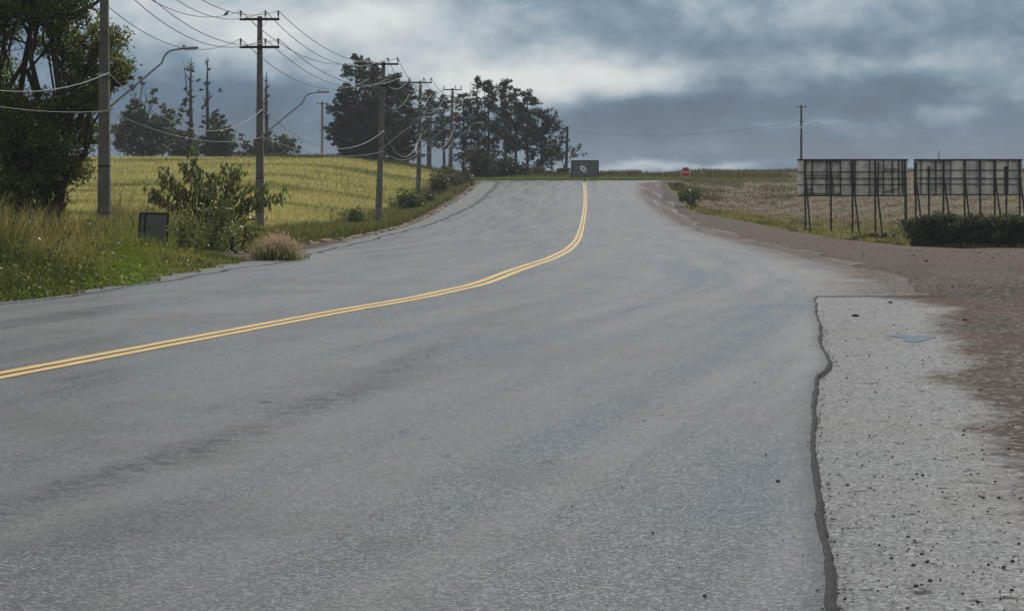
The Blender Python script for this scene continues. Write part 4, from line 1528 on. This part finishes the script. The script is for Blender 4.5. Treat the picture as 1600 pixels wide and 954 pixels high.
castor_shrub()


def pink_grass():
    d = 42.5
    x = X(432, d)
    g = gz(x, d)
    root = empty('ornamental_grass', (x, d, g), 'tuft of feathery pink-headed grass at the road edge', 'grass tuft')
    n = 1500
    p = np.stack([rng.normal(size=n) * .22, rng.normal(size=n) * .2, np.zeros(n)], 1)
    h = rng.uniform(.2, .5, n)
    bc = tints(n, (.14, .16, .055), .3)
    tc = tints(n, (.33, .29, .18), .25)
    a = blades(p, h, .008, .45, bc, tc)
    # plumes
    m_ = 900
    q = rng.normal(size=(m_, 3)) * np.array([.27, .24, .07]) + np.array([.05, 0, .46])
    q[:, 2] -= (q[:, 0] ** 2 + q[:, 1] ** 2) * .9
    b = leaf_quads(q, .075, .2, tints(m_, (.62, .44, .38), .2), -1.6)
    V, Fq, T = join_np([a, b])
    mesh_np('blades', V, Fq, T, M['straw'], root)


pink_grass()


# ------------------------------------------------------------------ ground cover
def in_view(x, y, m=.012):
    return np.abs(x / y) < .2462 + m


def scatter(n, x0, x1, y0, y1, near_bias=True):
    # even per screen area near to far
    u = rng.random(n)
    y = np.exp(np.log(y0) + u * (np.log(y1) - np.log(y0))) if near_bias else y0 + u * (y1 - y0)
    x = x0 + rng.random(n) * (x1 - x0)
    return x, y


def build_weeds():
    parts = []
    # tall weeds and grass on the left verge
    n = 230000
    y = 22 + 78 * rng.random(n) ** 1.25
    x = -.268 * y + rng.random(n) * (x_kerb(y) + .268 * y + .5)
    edge = x_kerb(y) + .05 + (fbm(y * .9, y * 0 + 4, 2) - .5) * .9 - np.where((y > 40) & (y < 84), 1.6 * sst(y, 40, 50) * sst(y, 84, 68), 0) - x
    cl = fbm(x * .55, y * .55, 11)
    cl2 = fbm(x * 1.7, y * 1.7, 14)
    keep = (edge > 0) & (rng.random(n) < .25 + 1.1 * cl2)
    x, y, edge, cl, cl2 = x[keep], y[keep], edge[keep], cl[keep], cl2[keep]
    n = len(x)
    pxs = 800 + x / y * F
    tall = sst(fbm(x * .8 + 2, y * .45, 16), .45, .68)
    h = (.08 + .45 * sst(edge, .1, 2.0)) * (.35 + .8 * cl + .9 * tall * sst(edge, 1.0, 2.6)) * rng.uniform(.5, 1.3, n)
    h *= 1 + .8 * sst(edge, 3, 7) * (y < 75)
    # shorter in front of the thick pole and the notice board so they stand clear, and beside the wheat
    h *= 1 - .45 * np.exp(-((pxs - 225) / 60) ** 2) * (y < 52)
    h *= 1 - .5 * sst(y, 74, 92)
    h *= 1 - .62 * sst(pxs, 175, 120) * sst(y, 40, 52)
    h *= 1 + .7 * np.exp(-((pxs - 215) / 50) ** 2) * sst(y, 64, 70) * sst(y, 88, 82)
    h *= 1 + .5 * np.exp(-((pxs - 335) / 55) ** 2) * sst(y, 42, 47) * sst(y, 66, 60)
    lush = np.exp(-(((pxs - 205) / 55) ** 2)) * np.exp(-((edge - 1.2) / 1.4) ** 2)
    dry = np.maximum(sst(fbm(x * .4 + 7, y * .3, 21), .42, .62), np.exp(-((pxs - 215) / 50) ** 2) * sst(y, 62, 68))
    g1 = tints(n, (.10, .112, .045), .4, (.052, .072, .028), .3)
    g2 = tints(n, (.25, .21, .115), .3)
    g3 = tints(n, (.15, .185, .045), .25)
    pick = rng.random(n)
    tip = np.where((pick < dry * .75)[:, None], g2, g1)
    tip = np.where((rng.random(n) < lush)[:, None], g3, tip)
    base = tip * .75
    p = np.stack([x, y, zt(x, y) - .02], 1)
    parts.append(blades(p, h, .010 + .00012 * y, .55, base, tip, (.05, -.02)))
    # broad leaves on the weeds
    k = rng.random(n) < .36
    m_ = k.sum()
    q = p[k] + np.stack([rng.normal(size=m_) * .06, rng.normal(size=m_) * .06, h[k] * rng.uniform(.3, 1.0, m_)], 1)
    lt = tints(m_, (.075, .10, .03), .35, (.17, .17, .075), .25)
    lt = np.where((rng.random(m_) < lush[k])[:, None], tints(m_, (.14, .20, .04), .25), lt)
    parts.append(leaf_quads(q, rng.uniform(.04, .11, m_), .5, lt))
    V, Fq, T = join_np(parts)
    tag(mesh_np('weeds', V, Fq, T, M['blade']), kind='stuff')

    # weeds between the kerb and the wheat, further up the road
    n = 46000
    y = 84 + 134 * rng.random(n)
    x = x_kerb(y) - .75 - rng.random(n) ** 1.3 * 4.0
    cl = fbm(x * .5, y * .35, 31)
    k = rng.random(n) < .1 + 1.3 * sst(cl, .35, .65)
    x, y, cl = x[k], y[k], cl[k]
    n = len(x)
    h = rng.uniform(.15, .55, n) * (.4 + cl)
    tip = tints(n, (.085, .105, .035), .35, (.20, .16, .08), .35)
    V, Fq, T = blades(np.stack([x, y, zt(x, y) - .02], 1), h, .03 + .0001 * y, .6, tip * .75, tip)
    tag(mesh_np('verge_grass', V, Fq, T, M['blade']), kind='stuff')


build_weeds()


def build_wheat():
    n = 230000
    y = 78 + 178 * rng.random(n) ** 1.15
    x = -.262 * y + rng.random(n) * (x_kerb(np.minimum(y, 236)) + .262 * y - 2.6)
    lod = .55 * fbm(x * .05 + 3, y * .17, 41) + .45 * fbm(x * .16 + y * .1, y * .62, 44)                   # lodged, greener hollows
    rows_ = .5 + .5 * np.sin((y + x * .25 + 2.0 * fbm(x * .1, y * .1, 8)) * 1.15)
    k = (rng.random(n) < .55 + .5 * rows_) & ((x_kerb(np.minimum(y, 236)) - x) > 3.0 + 1.8 * fbm(y * .12, y * 0, 9))
    x, y, lod, rows_ = x[k], y[k], lod[k], rows_[k]
    n = len(x)
    low = sst(lod, .505, .555)
    h = .5 * rng.uniform(.75, 1.15, n) * (1 - .30 * low) * (.86 + .14 * rows_)
    tip = tints(n, (.49, .415, .235), .2, (.31, .30, .135), .36)
    grn = tints(n, (.085, .105, .040), .25)
    mixv = np.clip(low * .62 + .35 * sst(lod, .42, .56) * (rng.random(n) < .5), 0, 1)[:, None]
    tip = tip * (1 - mixv) + grn * mixv
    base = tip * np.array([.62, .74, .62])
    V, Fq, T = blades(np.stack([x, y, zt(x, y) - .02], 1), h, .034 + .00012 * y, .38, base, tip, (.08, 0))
    tag(mesh_np('wheat', V, Fq, T, M['blade']), kind='stuff')


build_wheat()


def build_right_cover():
    # yellowish grass on the bank under the billboards
    n = 90000
    y = 88 + 76 * rng.random(n)
    x = x_bank(y) - .2 + rng.random(n) * (.262 * y + 2 - x_bank(y))
    cl = fbm(x * .55, y * .3, 51)
    thin = sst(y, 166, 142)
    k = (x > x_bank(y) + .5 * (fbm(x * 0 + 3, y * .7, 5) - .4)) & (rng.random(n) < (.2 + 1.2 * sst(cl, .35, .6)) * (.05 + thin))
    x, y, cl = x[k], y[k], cl[k]
    n = len(x)
    h = rng.uniform(.08, .30, n) * (.5 + 1.0 * cl)
    dk = sst(fbm(x * .6, y * .3, 57), .50, .60)[:, None]
    tip = tints(n, (.27, .235, .11), .3, (.13, .135, .055), .4)
    tip = tip * (1 - .85 * dk) + tints(n, (.045, .05, .025), .3) * .85 * dk
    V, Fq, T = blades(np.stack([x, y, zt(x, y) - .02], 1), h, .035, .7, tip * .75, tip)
    tag(mesh_np('bank_grass', V, Fq, T, M['blade']), kind='stuff')

    # crop stubble: short straw stalks and flattened bits
    n = 120000
    y = 148 + 148 * rng.random(n) ** 1.1
    x = x_bank(np.minimum(y, 212)) + .4 + rng.random(n) * (.262 * y + 3 - x_bank(np.minimum(y, 212)))
    rw = .5 + .5 * np.sin((x * .9 - y * .35) * 2.4)
    cl = fbm(x * .12, y * .12, 61)
    k = rng.random(n) < .35 + .65 * rw
    x, y, cl = x[k], y[k], cl[k]
    n = len(x)
    up = rng.random(n) < .35
    p = np.stack([x, y, zt(x, y)], 1)
    pale = tints(n, (.285, .222, .148), .35, (.11, .087, .06), .55)
    grn = tints(n, (.085, .095, .042), .3)
    gk = (rng.random(n) < sst(cl, .5, .7) * .8)[:, None]
    c = np.where(gk, grn, pale)
    a = blades(p[up], rng.uniform(.05, .18, up.sum()), .05, .9, c[up] * .8, c[up])
    q = p[~up] + np.array([0, 0, .03])
    b = leaf_quads(q, rng.uniform(.12, .35, len(q)), .3, c[~up], 0, .85)
    V, Fq, T = join_np([a, b])
    tag(mesh_np('stubble', V, Fq, T, M['straw']), kind='stuff')

    # tall dry weeds on the field corner and skyline
    n = 30000
    y = 180 + 112 * rng.random(n)
    x = x_bank(np.minimum(y, 212)) + .2 + rng.random(n) ** 1.3 * (8 + (y - 180) * .22)
    cl = fbm(x * .3, y * .15, 71)
    k = (rng.random(n) < .7 * sst(cl, .42, .68)) & (x > x_bank(np.minimum(y, 239)) * (y < 239))
    x, y = x[k], y[k]
    n = len(x)
    c = tints(n, (.17, .135, .085), .3, (.10, .105, .052), .35)
    V, Fq, T = blades(np.stack([x, y, zt(x, y)], 1), rng.uniform(.1, .45, n), .05, .7, c * .85, c)
    tag(mesh_np('dry_weeds', V, Fq, T, M['straw']), kind='stuff')

    # green strip and scrub on the far side of the crossing road, and skyline scrub
    n = 60000
    y = 236 + 30 * rng.random(n) ** 1.4
    x = -34 + rng.random(n) * 68
    k = (x < 16) | (rng.random(n) < .25)
    x, y = x[k], y[k]
    n = len(x)
    h = rng.uniform(.12, .34, n)
    far = sst(y, 247, 252)
    h = h + far * rng.uniform(.1, .75, n) * (.3 + fbm(x * .35, y * .1, 81))
    c = tints(n, (.115, .15, .05), .3, (.16, .165, .07), .25)
    c = np.where((rng.random(n) < far)[:, None], tints(n, (.06, .062, .034), .35, (.10, .085, .05), .35), c)
    p0 = blades(np.stack([x, y, zt(x, y)], 1), h, .07, .5, c * .8, c)
    n = 16000
    y = 286 + 14 * rng.random(n)
    x = 15 + rng.random(n) * 75
    c = tints(n, (.10, .095, .055), .35)
    p1 = blades(np.stack([x, y, zt(x, y)], 1), rng.uniform(.1, .6, n) * (.3 + 1.2 * fbm(x * .25, y * .2, 83)), .07, .5, c * .8, c)
    n = 16000
    y = 250 + 16 * rng.random(n)
    x = -70 + rng.random(n) * 62
    c = tints(n, (.05, .06, .028), .35)
    p2 = blades(np.stack([x, y, zt(x, y)], 1), rng.uniform(.1, .5, n) * (.3 + 1.3 * fbm(x * .35, y * .2, 85)), .07, .5, c * .8, c)
    V, Fq, T = join_np([p0, p1, p2])
    tag(mesh_np('crest_grass', V, Fq, T, M['blade']), kind='stuff')


build_right_cover()


def rock(mb, c, r_, flat=.6):
    n = 6
    vs, fs = [], []
    ph = rng.uniform(0, 6.28)
    for i, (rr, zz) in enumerate(((.75, -.35), (1.0, .15), (.6, .75))):
        for k in range(n):
            a = ph + 2 * math.pi * k / n
            j = rng.uniform(.75, 1.2)
            vs.append((c[0] + math.cos(a) * rr * r_ * j, c[1] + math.sin(a) * rr * r_ * j, c[2] + zz * r_ * flat * rng.uniform(.85, 1.15) + .2 * r_))
    for i in range(2):
        for k in range(n):
            fs.append((i * n + k, i * n + (k + 1) % n, (i + 1) * n + (k + 1) % n, (i + 1) * n + k))
    fs.append(tuple(2 * n + k for k in range(n)))
    mb.addv(vs, fs)


def build_stones():
    mb = MB()
    cnt = 0
    while cnt < 2600:
        y = 6.8 + 26 * rng.random() ** 1.4
        xp = float(x_patch(min(y, 26.3)))
        x = xp + .12 + rng.random() ** .9 * (.262 * y - xp)
        if rng.random() < .05:
            x = xp - rng.random() * 1.2
        r_ = min(.0022 + .0019 * rng.exponential(), .011)
        lift = .036 if x < xp else .008
        rock(mb, (x, y, gz(x, y) + lift), r_)
        cnt += 1
    for i in range(900):
        y = 26 + 80 * rng.random()
        x = float(x_right(max(y, 26.3))) + rng.random() * 10
        if x > float(x_bank(min(y, 240))):
            continue
        rock(mb, (x, y, gz(x, y) + .01), min(.006 + .007 * rng.exponential(), .04))
    nf = len(mb.f)
    for i in range(900):
        y = 6.9 + 17 * rng.random() ** 1.5
        x = float(x_patch(y)) + .03 + rng.normal() * .035
        rock(mb, (x, y, gz(x, y) + (.032 if x < float(x_patch(y)) else .012)), min(.002 + .0022 * rng.exponential(), .008))
    for i in range(nf, len(mb.f)):
        mb.mi[i] = int((i // 13) % 3 > 0)
    tag(mb.build('gravel', [M['stone'], M['stone_light']]), kind='stuff')
    for (px, py, d, r_, lab) in ((1337, 490, 22.6, .045, 'largest dark stone on the old asphalt, just below the patch corner'),
                                 (1391, 471, 25.0, .035, 'flat dark stone on the old asphalt near the cross seam'),
                                 (1508, 496, 22.0, .032, 'dark stone where the old asphalt meets the brown dirt'),
                                 (1216, 753, 10.2, .014, 'single dark pebble on the new asphalt left of the broken edge')):
        x = X(px, d)
        z = gz(x, d) + (.034 if px < 1270 else .006)
        m2 = MB()
        rock(m2, (0, 0, 0), r_, .45)
        o = m2.build('stone', M['stone'])
        o.location = (x, d, z)
        tag(o, lab, 'stone')


build_stones()


def build_haze():
    """thin moist air over the fields"""
    m = bpy.data.materials.new('haze')
    m.use_nodes = True
    t = NT(m.node_tree)
    t.n.clear()
    out = t.node('ShaderNodeOutputMaterial')
    v = t.node('ShaderNodeVolumePrincipled', {'Color': (.78, .84, .90, 1), 'Density': .00022, 'Anisotropy': .2})
    t.l.new(v.outputs[0], out.inputs['Volume'])
    mb = MB().box((0, 350, 4.0), (1900, 1600, 26))
    o = mb.build('haze', m)
    tag(o, kind='stuff')


build_haze()
